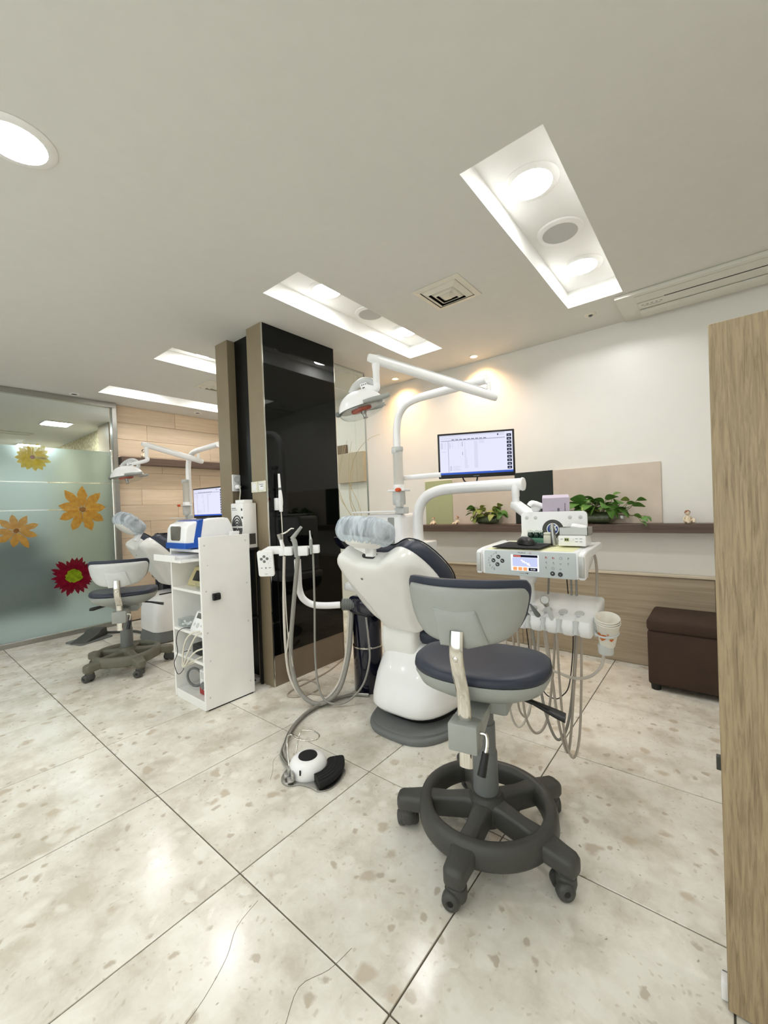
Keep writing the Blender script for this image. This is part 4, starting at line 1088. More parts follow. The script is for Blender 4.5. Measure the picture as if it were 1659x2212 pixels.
# ------------------------------------------------------------------ spittoon units with lamp pole
def spittoon(label, x0, full=True):
    t = thing('spittoon_unit', label, 'dental unit', (x0, 1.40, 0))
    W = lambda x, y, z: (x0 + x, y, z)
    bb = bm_new(); lathe(bb, [(0.0, 0.0), (0.088, 0.0), (0.092, 0.006), (0.092, 0.278)], 32, W(-.44, 1.245, 0)); lathe(bb, [(0.089, 0.284), (0.089, 0.52), (0, 0.52)], 32, W(-.44, 1.245, 0)); part('column', bb, M['navy_gloss'], t, world=True)
    bb = bm_new(); lathe(bb, [(0.0925, 0.276), (0.094, 0.279), (0.094, 0.285), (0.0905, 0.287)], 32, W(-.44, 1.245, 0)); part('ring', bb, M['chrome'], t, world=True)
    bb = bm_new(); box2(bb, W(-.50, 1.13, .485), W(-.305, 1.62, .60), 0.03, 3); part('body', bb, M['navy_gloss'], t, world=True)
    bb = bm_new(); prism(bb, rrect(.36, .42, .09), .60, .645, .012, Matrix.Translation(W(-.50, 1.45, 0))); part('tray', bb, M['white'], t, world=True)
    bb = bm_new(); box2(bb, W(-.60, 1.44, .64), W(-.29, 1.66, 1.095), 0.03, 4); part('tower', bb, M['white'], t, world=True)
    bb = bm_new(); box2(bb, W(-.395, 1.432, .90), W(-.345, 1.442, 1.07), 0.004, 1, ); part('accent_panel', bb, M['grey_plastic'], t, world=True)
    bb = bm_new(); box2(bb, W(-.30, 1.40, .835), W(-.12, 1.60, .915), 0.012, 3); part('arm_block', bb, M['white'], t, world=True)
    bb = bm_new(); lathe(bb, [(0.0, .86), (.05, .865), (.085, .90), (.10, .945), (.096, .945), (.08, .905), (.04, .875), (0, .872)], 28, W(-.70, 1.37, 0)); part('bowl', bb, M['navy_gloss'], t, world=True)
    bb = bm_new(); box2(bb, W(-.66, 1.33, .83), W(-.52, 1.42, .87), .01); part('bowl_bracket', bb, M['white'], t, world=True)
    # lamp pole with its long arm
    bb = bm_new(); tube(bb, [W(-.345, 1.5, .60), W(-.345, 1.5, 1.05)], .026, 16, smooth=False); part('pole', bb, M['white'], t, world=True)
    bb = bm_new(); lathe(bb, [(0.026, 0), (0.034, 0.002), (0.034, 0.03), (0.026, 0.034)], 18, W(-.345, 1.5, 1.10)); box(bb, W(-.30, 1.47, 1.115), (.07, .06, .045), .006); part('clamp', bb, M['grey_white'], t, world=True)
    bb = bm_new(); pts = [W(-.345, 1.5, 1.04), W(-.345, 1.5, 1.30), W(-.345, 1.5, 1.56), W(-.340, 1.5, 1.66), W(-.318, 1.5, 1.74), W(-.265, 1.5, 1.795), W(-.18, 1.5, 1.818), W(-.05, 1.5, 1.825), W(.30, 1.5, 1.834)]
    tube(bb, pts, .0245 if full else .027, 18, 6); lp = part('lamp_pole', bb, M['white'], t, 60, world=True)
    bb = bm_new(); lathe(bb, [(0.026, -.006), (.028, 0), (.027, .004), (0, .005)], 18, W(.30, 1.5, 1.834), rot(0, PI / 2, 0)); part('end_cap', bb, M['white'], lp, world=True)
    if full:
        bb = bm_new(); tube(bb, [W(-.35, 1.495, 1.325), W(-.02, 1.51, 1.325)], .0165, 14, smooth=False); part('monitor_arm', bb, M['white'], t, world=True)
    # cup dispenser on the pole
    bb = bm_new(); lathe(bb, [(.031, 1.272), (.0325, 1.275), (.0325, 1.50)], 22, W(-.30, 1.445, 0)); bmesh.ops.delete(bb, geom=[f for f in bb.faces if len(f.verts) > 6], context='FACES'); cd = part('cup_tube', bb, M['tube'], t, world=True)
    for k in range(9):
        bb = bm_new(); lathe(bb, [(0, .001), (.020, .0), (.0265, .068), (.0285, .07), (.0275, .072), (.0255, .067), (.0188, .003), (0, .003)], 18)
        solo('paper_cup', bb, M['cup_paper'], 'paper cup stacked in the clear tube on the %s lamp pole' % ('front' if full else 'far'), 'cup', W(-.30, 1.445, 1.272 + .0155 * k), group='paper cups in the %s dispenser tube' % ('front' if full else 'far'), smooth=60)
    bb = bm_new(); lathe(bb, [(.034, 1.495), (.037, 1.50), (.036, 1.522), (.0, 1.526)], 22, W(-.30, 1.445, 0)); box(bb, W(-.305, 1.412, 1.498), (.035, .008, .034), .003); part('lid', bb, M['grey_white'], cd, world=True)
    bb = bm_new(); box(bb, W(-.30, 1.445, 1.243), (.13, .075, .014), .005); lathe(bb, [(.036, 1.25), (.036, 1.275), (.033, 1.28)], 22, W(-.30, 1.445, 0)); part('shelf', bb, M['white'], cd, world=True)
    bb = bm_new(); box2(bb, W(-.335, 1.415, 1.15), W(-.268, 1.475, 1.237), .008); box2(bb, W(-.305, 1.405, 1.135), W(-.265, 1.445, 1.18), .006); part('dispenser_body', bb, M['grey_white'], cd, world=True)
    bb = bm_new(); q = (1 if full else -1); lathe(bb, [(0, .012), (.012, .011), (.0165, .006), (.017, -.004), (0, -.004)], 18, W(-.272 if full else -.375, 1.40, 1.245), rot(PI / 2, 0, 0) @ Matrix.Diagonal((1.2, .8, 1.4, 1))); part('button', bb, M['orange'], cd, world=True)
    bb = bm_new(); prism(bb, rrect(.40, .05, .012, cx=-.19), 0, .012, .003, Matrix.Translation(W(-.33, 1.455, 1.103))); part('tray_arm', bb, M['white'], t, world=True)
    # floor box and pipes behind
    bb = bm_new(); tube(bb, [W(-.50, 1.30, .50), W(-.50, 1.32, .25), W(-.47, 1.38, .02), W(-.35, 1.6, .012)], .012, 10); part('pipe', bb, M['hose_grey'], t, world=True)
    return t
spittoon('spittoon unit with navy column, cup dispenser and lamp pole behind the front chair', -0.10)
spittoon('spittoon unit with cup dispenser and lamp pole before the oak board wall', -2.98, False)

# ------------------------------------------------------------------ operating lamps
def op_lamp(label, A, B, Cc, turn, tilt, dome_m):
    """spring arm from joint A to B, stalk down to the head at C"""
    t = thing('operating_lamp', label, 'lamp', A)
    A, B, Cc = Vector(A), Vector(B), Vector(Cc)
    bb = bm_new(); lathe(bb, [(.013, .0), (.013, .07), (0, .07)], 14, A); part('joint', bb, M['white'], t, world=True)
    d = (B - A).normalized()
    bb = bm_new()
    a0, b0 = A - d * .05, B + d * .02
    tube(bb, [a0, a0 + d * .03, A + (B - A) * .3, A + (B - A) * .7, B - d * .03, b0], [.016, .0225, .0235, .0225, .022, .016], 16, 3, flat=(.8, 1.15)); part('spring_arm', bb, M['white'], t, 60, world=True)
    bb = bm_new(); tube(bb, [A + d * .02 + Vector((0, 0, .024)), B - d * .03 + Vector((0, 0, .023))], 1.0, 8, smooth=False, flat=(.012, .006)); part('arm_cover', bb, M['grey_white'], t, 60, world=True)
    bb = bm_new(); lathe(bb, [(.0, -.02), (.020, -.022), (.018, -.05), (.0165, -.055), (.0165, -.112), (.015, -.115)], 18, B + d * -.02); tube(bb, [B + Vector((0, 0, -.115)) - d * .02, B + Vector((-.004, -.004, -.145)) - d * .02, Cc + Vector((.01, .0, .105))], [.0165, .0175, .015], 14); part('stalk', bb, M['white'], t, 60, world=True)
    m4 = Matrix.Translation(Cc) @ rot(0, 0, turn) @ rot(0, tilt, 0) @ Matrix.Scale(1.06 if A.x > -1 else 1.22, 4)
    # yoke: a thick C-shaped ring above the dome
    bb = bm_new(); yk = [(-.030, 0, .078), (.005, 0, .104), (.045, 0, .116), (.078, 0, .104), (.090, 0, .076), (.080, 0, .052), (.052, 0, .046)]
    tube(bb, [m4 @ Vector(p) for p in yk], [.012, .017, .018, .018, .017, .016, .014], 14, 5); part('yoke', bb, M['grey_white'], t, 60, world=True)
    bb = bm_new(); box(bb, m4 @ Vector((.040, -.012, .086)), (.032, .018, .034), .003, r=m4.to_3x3().to_4x4()); sw = part('switch_box', bb, M['white'], t, world=True)
    bb = bm_new()
    for k in range(3): box(bb, m4 @ Vector((.031 + .009 * k, -.0215, .094)), (.004, .002, .004), r=m4.to_3x3().to_4x4())
    box(bb, m4 @ Vector((.040, -.0215, .080)), (.022, .002, .004), r=m4.to_3x3().to_4x4()); part('marking', bb, M['print_dark'], sw, 0, world=True)
    # dome
    bb = bm_new(); oh = sup(.112, .075, 2.3, 40)
    pillow(bb, oh, 0.0, .082, lambda u, v, w: m4 @ Vector((u, v, w)), steps=[(0, 1), (.25, .97), (.45, .9), (.62, .78), (.78, .6), (.9, .38), (.97, .17), (1, 0)]); part('dome', bb, dome_m, t, 60, world=True)
    bb = bm_new(); pillow(bb, [(x * .94, y * .94) for x, y in oh], .006, 0.0, lambda u, v, w: m4 @ Vector((u, v, w - .002))); part('reflector', bb, M['steel'], t, 60, world=True)
    bb = bm_new(); pillow(bb, sup(.05, .035, 2.2, 24), .016, 0.0, lambda u, v, w: m4 @ Vector((u - .005, v - .01, w - .006))); part('filter', bb, M['amber'], t, 60, world=True)
    bb = bm_new(); lathe(bb, [(.012, -.012), (.014, -.03), (.010, -.036), (.009, -.05), (.012, -.056), (0, -.058)], 14, (0, 0, 0), m4 @ Matrix.Translation((.0, -.02, 0)) @ Matrix.Diagonal((1, 1, 1, 1))); part('bulb_holder', bb, M['steel'], t, world=True)
    bb = bm_new(); prev = None
    for s_, w_ in [(1.0, -.004), (.985, -.014), (.93, -.026), (.8, -.037), (.6, -.044), (.3, -.048)]:
        ring = [bb.verts.new(m4 @ Vector((x * s_ * .99, y * s_ * .99, w_))) for x, y in oh]
        if prev: ring_faces(bb, prev, ring)
        prev = ring
    cap(bb, prev); part('shield', bb, M['acrylic'], t, 60, world=True)
    for s in (-1, 1):
        bb = bm_new(); tube(bb, [m4 @ Vector((.005, s * .074, .008)), m4 @ Vector((.05, s * .082, .004)), m4 @ Vector((.10, s * .085, .0)), m4 @ Vector((.125, s * .08, .004))], [.008, .011, .011, .010], 12, 4, flat=(.8, 1.1)); part('handle', bb, M['grey_plastic'], t, 60, world=True)
    bb = bm_new(); lathe(bb, [(0, .014), (.012, .01), (.015, 0), (.012, -.01), (0, -.014)], 14, m4 @ Vector((-.115, 0, .002))); part('knob', bb, M['mid_grey'], t, world=True)
    return t
op_lamp('operating lamp with orange filter above the front chair', (0.215, 1.50, 1.745), (-0.105, 0.87, 1.868), (-0.165, 0.85, 1.635), math.radians(45), math.radians(-17), M['white'])
op_lamp('operating lamp with silver reflector above the far chair', (-2.95, 1.43, 1.695), (-2.915, 0.90, 1.805), (-3.03, 0.79, 1.515), math.radians(55), math.radians(-8), M['white'])

# ------------------------------------------------------------------ monitors
def monitor(label, c, rz, w=0.455, h=0.272, tilt=0.0, full=True):
    t = thing('monitor', label, 'monitor', c, r=(tilt, 0, rz))
    bb = bm_new(); box(bb, (0, 0.016, 0), (w, 0.032, h), 0.004, 2); box(bb, (0, 0.04, 0), (.14, .03, .12), .006); part('housing', bb, M['black'], t)
    sw, sh = w - .024, h - .034; y = -.0006
    bb = bm_new()
    def q(x0_, z0_, x1_, z1_, mi, dy=0.0):
        f = bb.faces.new([bb.verts.new((sw * (a - .5), y - dy, sh * (b_ - .5) + .005)) for a, b_ in ((x0_, z0_), (x1_, z0_), (x1_, z1_), (x0_, z1_))]); f.material_index = mi
    q(0, 0, 1, 1, 0)
    part('screen', bb, M['screen'], t, 0)
    bb = bm_new()
    q(0, 0, 1, .045, 0, .0002); q(0, .045, 1, .055, 1, .0002); q(0, .965, .9, 1, 2, .0002)
    q(.02, .845, .9, .868, 1, .0003); q(.118, .06, .126, .84, 1, .0003)
    for k in range(9): q(.17 + .055 * k, .872, .21 + .055 * k, .886, 3, .0003)
    for k in range(12): q(.02 + .024 * k, .90, .033 + .024 * k, .935, 2, .0003)
    q(.80, .92, .815, .96, 3, .0003); q(.825, .93, .89, .94, 1, .0003)
    rr = random.Random(3)
    for k in range(7):
        z = .80 - .022 * k
        q(.02, z, .045, z + .010, 1, .0003); q(.07, z, .09, z + .01, 2, .0003)
        q(.135, z, .150 + .01 * rr.random(), z + .009, 1, .0003); q(.175, z, .19, z + .009, 2, .0003); q(.26, z, .268, z + .009, 2, .0003); q(.29, z, .298, z + .009, 2, .0003)
    for k in range(27):
        z = .80 - .025 * k
        q(.345, z, .36 + .012 * (k // 8), z + .012, 2, .0003); q(.48, z, .53, z + .014, 2, .0003)
    for k in range(4): q(.55, .815 - .02 * k, .62, .825 - .02 * k, 2, .0003)
    for k in range(5):
        z = .10 + .025 * k
        q(.14, z, .165, z + .013, 1, .0003); q(.18, z, .30 - .02 * (k % 3), z + .010, 2, .0003)
    q(.02, .58, .09, .586, 1, .0003); q(.318, .70, .322, .82, 3, .0003); q(.318, .48, .322, .56, 3, .0003)
    if full: q(.70, .05, .735, .062, 4, .0004)
    part('screen_print', bb, [M['screen_blue'], M['screen_line'], M['screen_soft'], M['screen_dark'], M['screen_white']], t, 0)
    for k in range(10):
        bb = bm_new(); z = .875 - .0885 * k
        q(.925, z, .985, z + .066, 0, .0004); q(.94, z + .02, .97, z + .04, 1, .0005)
        part('thumbnail', bb, [M['screen_dark'], M['screen_line']], t, 0)
    bb = bm_new(); box(bb, (.0, -.0006, -h / 2 + .0085), (.034, .0012, .004)); part('badge', bb, M['mid_grey'], t, 0)
    bb = bm_new(); box(bb, (0, .075, 0), (.05, .06, .05), .005); part('mount', bb, M['grey_white'], t)
    if full:
        bb = bm_new(); tube(bb, [(-.085, .02, -h / 2 + .01), (-.07, .015, -h / 2 - .022), (-.035, .01, -h / 2 - .038), (-.002, .012, -h / 2 - .028), (.006, .02, -h / 2 + .01)], .0045, 8, 5); part('cable', bb, M['black'], t)
    return t
monitor('black-framed monitor with a chart program on the arm behind the front chair', (0.07, 1.60, 1.4365), math.radians(26), 0.452, 0.274)
monitor('black-framed monitor of the far unit, half hidden by the pillar', (-2.74, 1.40, 1.2535), math.radians(4), 0.52, 0.30, full=False)
# ------------------------------------------------------------------ delivery unit (tray on its arm)
MX = Matrix(((0, 0, 1, 0), (1, 0, 0, 0), (0, 1, 0, 0), (0, 0, 0, 1)))       # (y,z) outline extruded along x
MY = Matrix(((1, 0, 0, 0), (0, 0, 1, 0), (0, 1, 0, 0), (0, 0, 0, 1)))       # (x,z) outline extruded along y
t = thing('delivery_unit', 'white instrument delivery unit with control panel and curved arm', 'dental unit', (0.60, 1.10, 0.83))
DU = t
bb = bm_new(); tube(bb, [(-.30, 1.5, .86), (-.30, 1.5, .98), (-.298, 1.5, 1.07), (-.275, 1.5, 1.145), (-.22, 1.5, 1.20), (-.13, 1.5, 1.228), (-.03, 1.5, 1.235), (.20, 1.5, 1.236), (.385, 1.5, 1.234)], .033, 20, 6); arm = part('arm_tube', bb, M['white'], t, 60, world=True)
bb = bm_new(); lathe(bb, [(.034, -.004), (.0365, 0), (.035, .008), (.015, .010), (0, .010)], 20, (.385, 1.5, 1.234), rot(0, PI / 2, 0)); part('end_cap', bb, M['white'], arm, world=True)
bb = bm_new(); lathe(bb, [(.019, -.12), (.019, -.06), (.021, -.055), (.021, 0), (.018, 0.01)], 18, (.352, 1.485, 1.225)); part('pivot_post', bb, M['white'], t, world=True)
bb = bm_new()
def seg_box(p, q, w, h, r):
    P, Q = Vector(p), Vector(q); d = (Q - P).normalized(); s = d.cross(Vector((0, 0, 1))).normalized(); u = s.cross(d)
    return [[c + s * a + u * e for a, e in rrect(w, h, r, 4)] for c in (P - d * .02, P, Q)]
rs = seg_box((.345, 1.50, 1.125), (.585, 1.27, 1.01), .06, .052, .02); rs[0] = [(Vector(a) * .5 + (Vector((.345, 1.50, 1.125)) * .5)) for a in rs[0]]
loft(bb, rs); part('parallel_arm', bb, M['white'], t, 50, world=True)
bb = bm_new(); box2(bb, (.54, 1.20, .90), (.64, 1.29, 1.035), .02, 3); part('arm_joint', bb, M['white'], t, world=True)
# tray housing
prof = [(.955, .838), (.95, .848), (.95, .930), (.958, .940), (1.06, .945), (1.235, .954), (1.25, .945), (1.25, .912), (1.13, .852), (1.02, .836)]
bb = bm_new(); prism(bb, prof, .405, .790, .004, MX); part('housing', bb, M['white'], t, 40, world=True)
for s, xa in ((-1, .392), (1, .803)):
    hp = [(.948, .838), (.942, .855), (.944, .925), (.952, .936), (1.0, .945), (1.22, .957), (1.238, .95), (1.235, .93), (1.02, .905), (1.0, .87), (.985, .842)]
    bb = bm_new(); prism(bb, hp, xa - .013, xa + .013, .007, MX, 3); part('side_handle', bb, M['white'], t, 50, world=True)
    bb = bm_new(); box2(bb, (xa - .010, .9385, .848), (xa + .010, .944, .926), .003, 2); part('grip', bb, M['alu'], t, world=True)
bb = bm_new(); prism(bb, rrect(.345, .255, .01, cx=.597, cy=1.09), .9535, .9555, 0.0005, Matrix(((1, 0, 0, 0), (0, 1, 0, 0), (0, .045, 1, -.0568), (0, 0, 0, 1)))); part('tray_liner', bb, M['yellow_mat'], t, world=True)
# control panel
PX0, PX1, PZ0, PZ1, PY = .418, .783, .838, .937, .9478
def pu(u): return PX0 + (PX1 - PX0) * u
def pv(v): return PZ1 - (PZ1 - PZ0) * v
bb = bm_new(); prism(bb, rrect(PX1 - PX0, PZ1 - PZ0, .006, cx=(PX0 + PX1) / 2, cy=(PZ0 + PZ1) / 2), PY - .0012, PY + .003, .0006, MY); pan_ = part('control_panel', bb, M['panel_grey'], t, world=True)
WM[pan_.name] = wmat(pan_)
def pq(bm, u0, v0, u1, v1, d, mi=0):
    f = bm.faces.new([bm.verts.new((x, PY - .0014 - d, z)) for x, z in ((pu(u0), pv(v1)), (pu(u1), pv(v1)), (pu(u1), pv(v0)), (pu(u0), pv(v0)))]); f.material_index = mi
bb = bm_new(); pq(bb, .318, .13, .628, .79, .0)
pq(bb, .345, .14, .615, .235, .0003, 1); pq(bb, .335, .25, .612, .61, .0003, 2)
for k in range(3): pq(bb, .342 + .057 * k, .64, .386 + .057 * k, .775, .0003, 3)
pq(bb, .515, .65, .61, .775, .0003, 1)
for (a, c, d_, e_) in ((.43, .33, .452, .385), (.445, .375, .475, .445), (.465, .43, .50, .475), (.495, .46, .525, .54), (.515, .52, .535, .575)): pq(bb, a, c, d_, e_, .0006, 4)
pq(bb, .35, .165, .43, .215, .0006, 5)
M['screen_lav'] = emitter('panel_screen_lavender', (196, 204, 240), 0.6); M['screen_org'] = emitter('panel_screen_orange', (246, 170, 110), 0.6); M['screen_red'] = emitter('panel_screen_red', (226, 120, 110), 0.6)
part('panel_screen', bb, [M['screen_white'], M['screen_dark'], M['screen_lav'], M['screen_org'], M['screen_white'], M['screen_red']], pan_, 0, world=True)
def ptext(body, u, v, size, m, d=.0016): text('marking', body, size, m, pan_, wmat(pan_).inverted() @ Vector((pu(u), PY - d, pv(v))), (PI / 2, 0, 0))
for u, v in ((.169, .26), (.109, .42), (.216, .42), (.156, .58)):
    bb = bm_new(); lathe(bb, [(.0088, 0), (.0086, .0012), (.007, .0016), (0, .0014)], 20, (pu(u), PY - .0012, pv(v)), rot(PI / 2, 0, 0)); k_ = part('button', bb, M['print_dark'], pan_, world=True)
    bb = bm_new(); box(bb, (pu(u) - .001, PY - .003, pv(v) + .0005), (.009, .0006, .0022), r=(0, .5, 0)); box(bb, (pu(u) + .002, PY - .003, pv(v) - .0022), (.005, .0006, .002)); part('symbol', bb, M['panel_grey'], k_, 0, world=True)
for u, v, s_ in ((.767, .82, '+'), (.845, .835, '-')):
    bb = bm_new(); lathe(bb, [(.0088, 0), (.0086, .0012), (.007, .0016), (0, .0014)], 20, (pu(u), PY - .0012, pv(v)), rot(PI / 2, 0, 0)); part('button', bb, M['print_dark'], pan_, world=True)
    ptext(s_, u, v, .014, M['print_white'], .0030)
for s_, u, v in (('1', .05, .42), ('2', .063, .64), ('5', .115, .78), ('5', .145, .10), ('5', .085, .25)): ptext(s_, u, v, .013, M['print_dark'])
for u, v, a in ((.115, .15, .8), (.065, .33, -.45), (.055, .53, .4), (.092, .715, .8)):
    bb = bm_new(); box(bb, (pu(u), PY - .0014, pv(v)), (.014, .0006, .0012), r=(0, -a, 0)); part('mark', bb, M['print_grey'], pan_, 0, world=True)
ptext('TAURUS', .44, .06, .0085, M['print_dark']); ptext('G2', .535, .06, .0085, M['print_red'])
bb = bm_new(); pq(bb, .41, .885, .485, .895, 0); pq(bb, .48, .86, .505, .88, 0, 0); pq(bb, .495, .88, .51, .905, 0, 0); part('logo', bb, M['print_dark'], pan_, 0, world=True)
ptext('01:00', .563, .713, .0085, M['screen_white'], .0024)
ptext('P', .93, .22, .012, M['print_dark']); ptext('T', .927, .43, .012, M['print_dark'])
icons = [(.705, .20, 2), (.778, .21, 2), (.855, .21, 0), (.705, .41, 1), (.778, .42, 1), (.85, .43, 3), (.70, .61, 1), (.772, .62, 0), (.848, .63, 3)]
for u, v, k in icons:
    bb = bm_new(); c = (pu(u), PY - .0014, pv(v))
    if k == 0: tube(bb, [(c[0] + .005 * math.cos(a), c[1], c[2] + .005 * math.sin(a)) for a in [2 * PI * i / 10 for i in range(10)]], .0005, 4, 2, closed=True); box(bb, (c[0] + .001, c[1], c[2] + .001), (.004, .0005, .0007), r=(0, .6, 0))
    elif k == 1: box(bb, c, (.0055, .0006, .0010)); box(bb, (c[0], c[1], c[2] + .003), (.0035, .0006, .0030)); box(bb, (c[0] + .002, c[1], c[2] - .003), (.001, .0006, .004))
    elif k == 2: box(bb, (c[0] - .002, c[1], c[2] + .001), (.003, .0006, .006), r=(0, .4, 0)); box(bb, (c[0] + .0025, c[1], c[2]), (.003, .0006, .003)); box(bb, (c[0], c[1], c[2] - .0035), (.009, .0006, .0009))
    else: box(bb, c, (.008, .0006, .0018)); box(bb, (c[0], c[1], c[2] - .0035), (.005, .0006, .0006))
    part('icon', bb, M['print_red'] if k == 2 else M['print_grey'], pan_, 0, world=True)
# back plate with its emblem
bpx = rrect(.283, .145, .018, 5, cx=.627, cy=1.017)
Mb = Matrix.Translation((0, 1.205, 0)) @ MY
bb = bm_new(); prism(bb, bpx, -.004, .004, .0015, Mb); bpl = part('back_plate', bb, M['white'], t, world=True)
for x in (.512, .552, .700, .742):
    bb = bm_new(); lathe(bb, [(.0085, 0), (.006, .0015), (0, .002)], 16, (x, 1.2008, 1.063), rot(PI / 2, 0, 0)); part('dimple', bb, M['grey_white'], bpl, world=True)
bb = bm_new(); hd_ = [(.627 + .046 * math.cos(a), 1.008 + .046 * math.sin(a)) for a in [PI * k / 20 for k in range(21)]] + [(.581, .972), (.673, .972)]
prism(bb, hd_, -.0052, -.0042, 0, Mb); part('half_disc', bb, M['dark_grey'], bpl, 0, world=True)
bb = bm_new(); disc(bb, (.627, 1.1988, 1.012), .0265, 26, (0, -1, 0), 0); disc(bb, (.627, 1.1985, 1.012), .0225, 26, (0, -1, 0), 1)
box(bb, (.635, 1.1982, 1.020), (.010, .0004, .013), mi=0, r=(0, .3, 0)); box(bb, (.641, 1.1982, 1.010), (.006, .0004, .010), mi=0); box(bb, (.630, 1.1982, 1.008), (.008, .0004, .005), mi=0, r=(0, -.5, 0)); box(bb, (.643, 1.1982, 1.027), (.008, .0004, .006), mi=0); box(bb, (.617, 1.1982, 1.014), (.004, .0004, .022), mi=2)
part('emblem', bb, [M['print_white'], M['print_blue'], M['steel']], bpl, 0, world=True)
# acrylic shelf for the tissue box
bb = bm_new(); box2(bb, (.535, 1.215, 1.064), (.70, 1.325, 1.0675)); box2(bb, (.535, 1.215, 1.0675), (.70, 1.2175, 1.088)); box2(bb, (.535, 1.215, 1.0675), (.5375, 1.325, 1.10)); part('acrylic_shelf', bb, M['acrylic'], t, 0, world=True)
# neck and instrument holder
bb = bm_new(); loft(bb, [[(.565 + x, 1.07 + y, .842) for x, y in rrect(.08, .10, .03)], [(.560 + x, 1.06 + y, .79) for x, y in rrect(.05, .07, .022)]]); loft(bb, [[(.557 + x, 1.06 + y, .795) for x, y in sup(.027, .03, 2, 20)], [(.557 + x, 1.06 + y, .70) for x, y in sup(.029, .032, 2, 20)]])
part('neck', bb, M['white'], t, 50, world=True)
prof = [(.952, .628), (.946, .650), (.956, .676), (1.0, .694), (1.16, .738), (1.176, .730), (1.17, .695), (1.10, .650), (1.0, .628)]
bb = bm_new(); prism(bb, prof, .45, .832, .010, MX, 3)
for x in (.505, .565, .625, .685, .745, .805):
    loft(bb, [[(x + a, 1.0 + b_, .6945) for a, b_ in rrect(.046, .03, .012)], [(x + a, .974 + b_, .682) for a, b_ in rrect(.052, .05, .016)], [(x + a, .965 + b_, .655) for a, b_ in rrect(.052, .05, .016)], [(x + a, .967 + b_, .630) for a, b_ in rrect(.046, .044, .014)], [(x + a, .970 + b_, .622) for a, b_ in rrect(.036, .03, .01)]])
ih = part('instrument_holder', bb, M['white'], t, 45, world=True)
for x in (.535, .595, .655, .715, .775):
    bb = bm_new(); pillow(bb, sup(.017, .021, 2, 20), .001, .004, lambda u, v, w: (x + u, 1.005 + v, .6975 + v * .27 + w)); lathe(bb, [(.0085, -.045), (.009, -.02), (.013, 0.004), (.010, .005)], 14, (x, .955, .675), rot(-.35, 0, 0)); part('cradle', bb, M['grey_white'], ih, 60, world=True)
# cup holder
bb = bm_new(); box2(bb, (.830, .975, .625), (.842, 1.01, .70), .004); tube(bb, [(.873 + .038 * math.cos(a), .976 + .038 * math.sin(a), .650 + .010 * math.sin(a)) for a in [2 * PI * k / 14 for k in range(14)]], .004, 8, 2, closed=True)
lathe(bb, [(.0, .566), (.024, .566), (.026, .57), (.027, .60), (.024, .602)], 20, (.866, .99, 0)); part('cup_holder', bb, M['grey_white'], t, world=True)
def hose(nm, pts, r, m, parent, seg=9):
    bb = bm_new(); tube(bb, pts, r, seg, 7); return part(nm, bb, m, parent, 60, world=True)
hose('hose', [(.86, .99, .57), (.845, 1.0, .51), (.80, 1.02, .455), (.735, 1.05, .425), (.675, 1.07, .425), (.635, 1.08, .44), (.61, 1.10, .55), (.60, 1.12, .70)], .0058, M['hose_pale'], t)
for pts, r, m in (([(.545, .96, .63), (.548, .975, .45), (.55, 1.0, .25), (.58, 1.03, .165), (.62, 1.06, .22), (.645, 1.09, .45), (.65, 1.12, .665)], .0052, 'hose_beige'),
                  ([(.608, .96, .63), (.618, .98, .45), (.635, 1.0, .28), (.665, 1.04, .16), (.70, 1.07, .22), (.725, 1.09, .42), (.735, 1.12, .665)], .0056, 'hose_grey'),
                  ([(.66, .96, .63), (.668, .99, .45), (.678, 1.02, .25), (.70, 1.05, .115), (.715, 1.06, .20), (.73, 1.08, .42), (.745, 1.12, .665)], .0052, 'hose_beige'),
                  ([(.70, .965, .63), (.695, 1.0, .40), (.70, 1.03, .18), (.722, 1.05, .10), (.745, 1.06, .18), (.757, 1.07, .40), (.76, 1.09, .665)], .0048, 'hose_beige'),
                  ([(.49, .97, .63), (.478, 1.0, .40), (.475, 1.03, .22), (.50, 1.05, .158), (.54, 1.06, .22), (.575, 1.08, .40), (.59, 1.10, .66)], .005, 'hose_pale'),
                  ([(.52, .97, .63), (.51, 1.02, .40), (.505, 1.05, .24), (.53, 1.08, .20), (.545, 1.09, .3), (.55, 1.1, .66)], .0045, 'hose_beige'),
                  ([(.785, 1.14, .93), (.80, 1.17, .90), (.803, 1.18, .82), (.802, 1.16, .715)], .0055, 'hose_beige'),
                  ([(.615, 1.16, .86), (.615, 1.16, .79), (.615, 1.14, .715)], .0045, 'hose_grey'),
                  ([(.705, 1.16, .86), (.707, 1.16, .79), (.71, 1.15, .715)], .0045, 'hose_grey'),
                  ([(.725, 1.16, .86), (.728, 1.16, .79), (.73, 1.15, .715)], .005, 'hose_grey')):
    hose('hose', pts, r, M[m], t)
hose('cable', [(.69, 1.15, .86), (.69, 1.18, .70), (.705, 1.17, .55), (.69, 1.15, .36), (.66, 1.14, .30), (.63, 1.13, .285), (.59, 1.12, .31), (.55, 1.10, .42), (.53, 1.09, .64)], .0024, M['black'], t, 6)

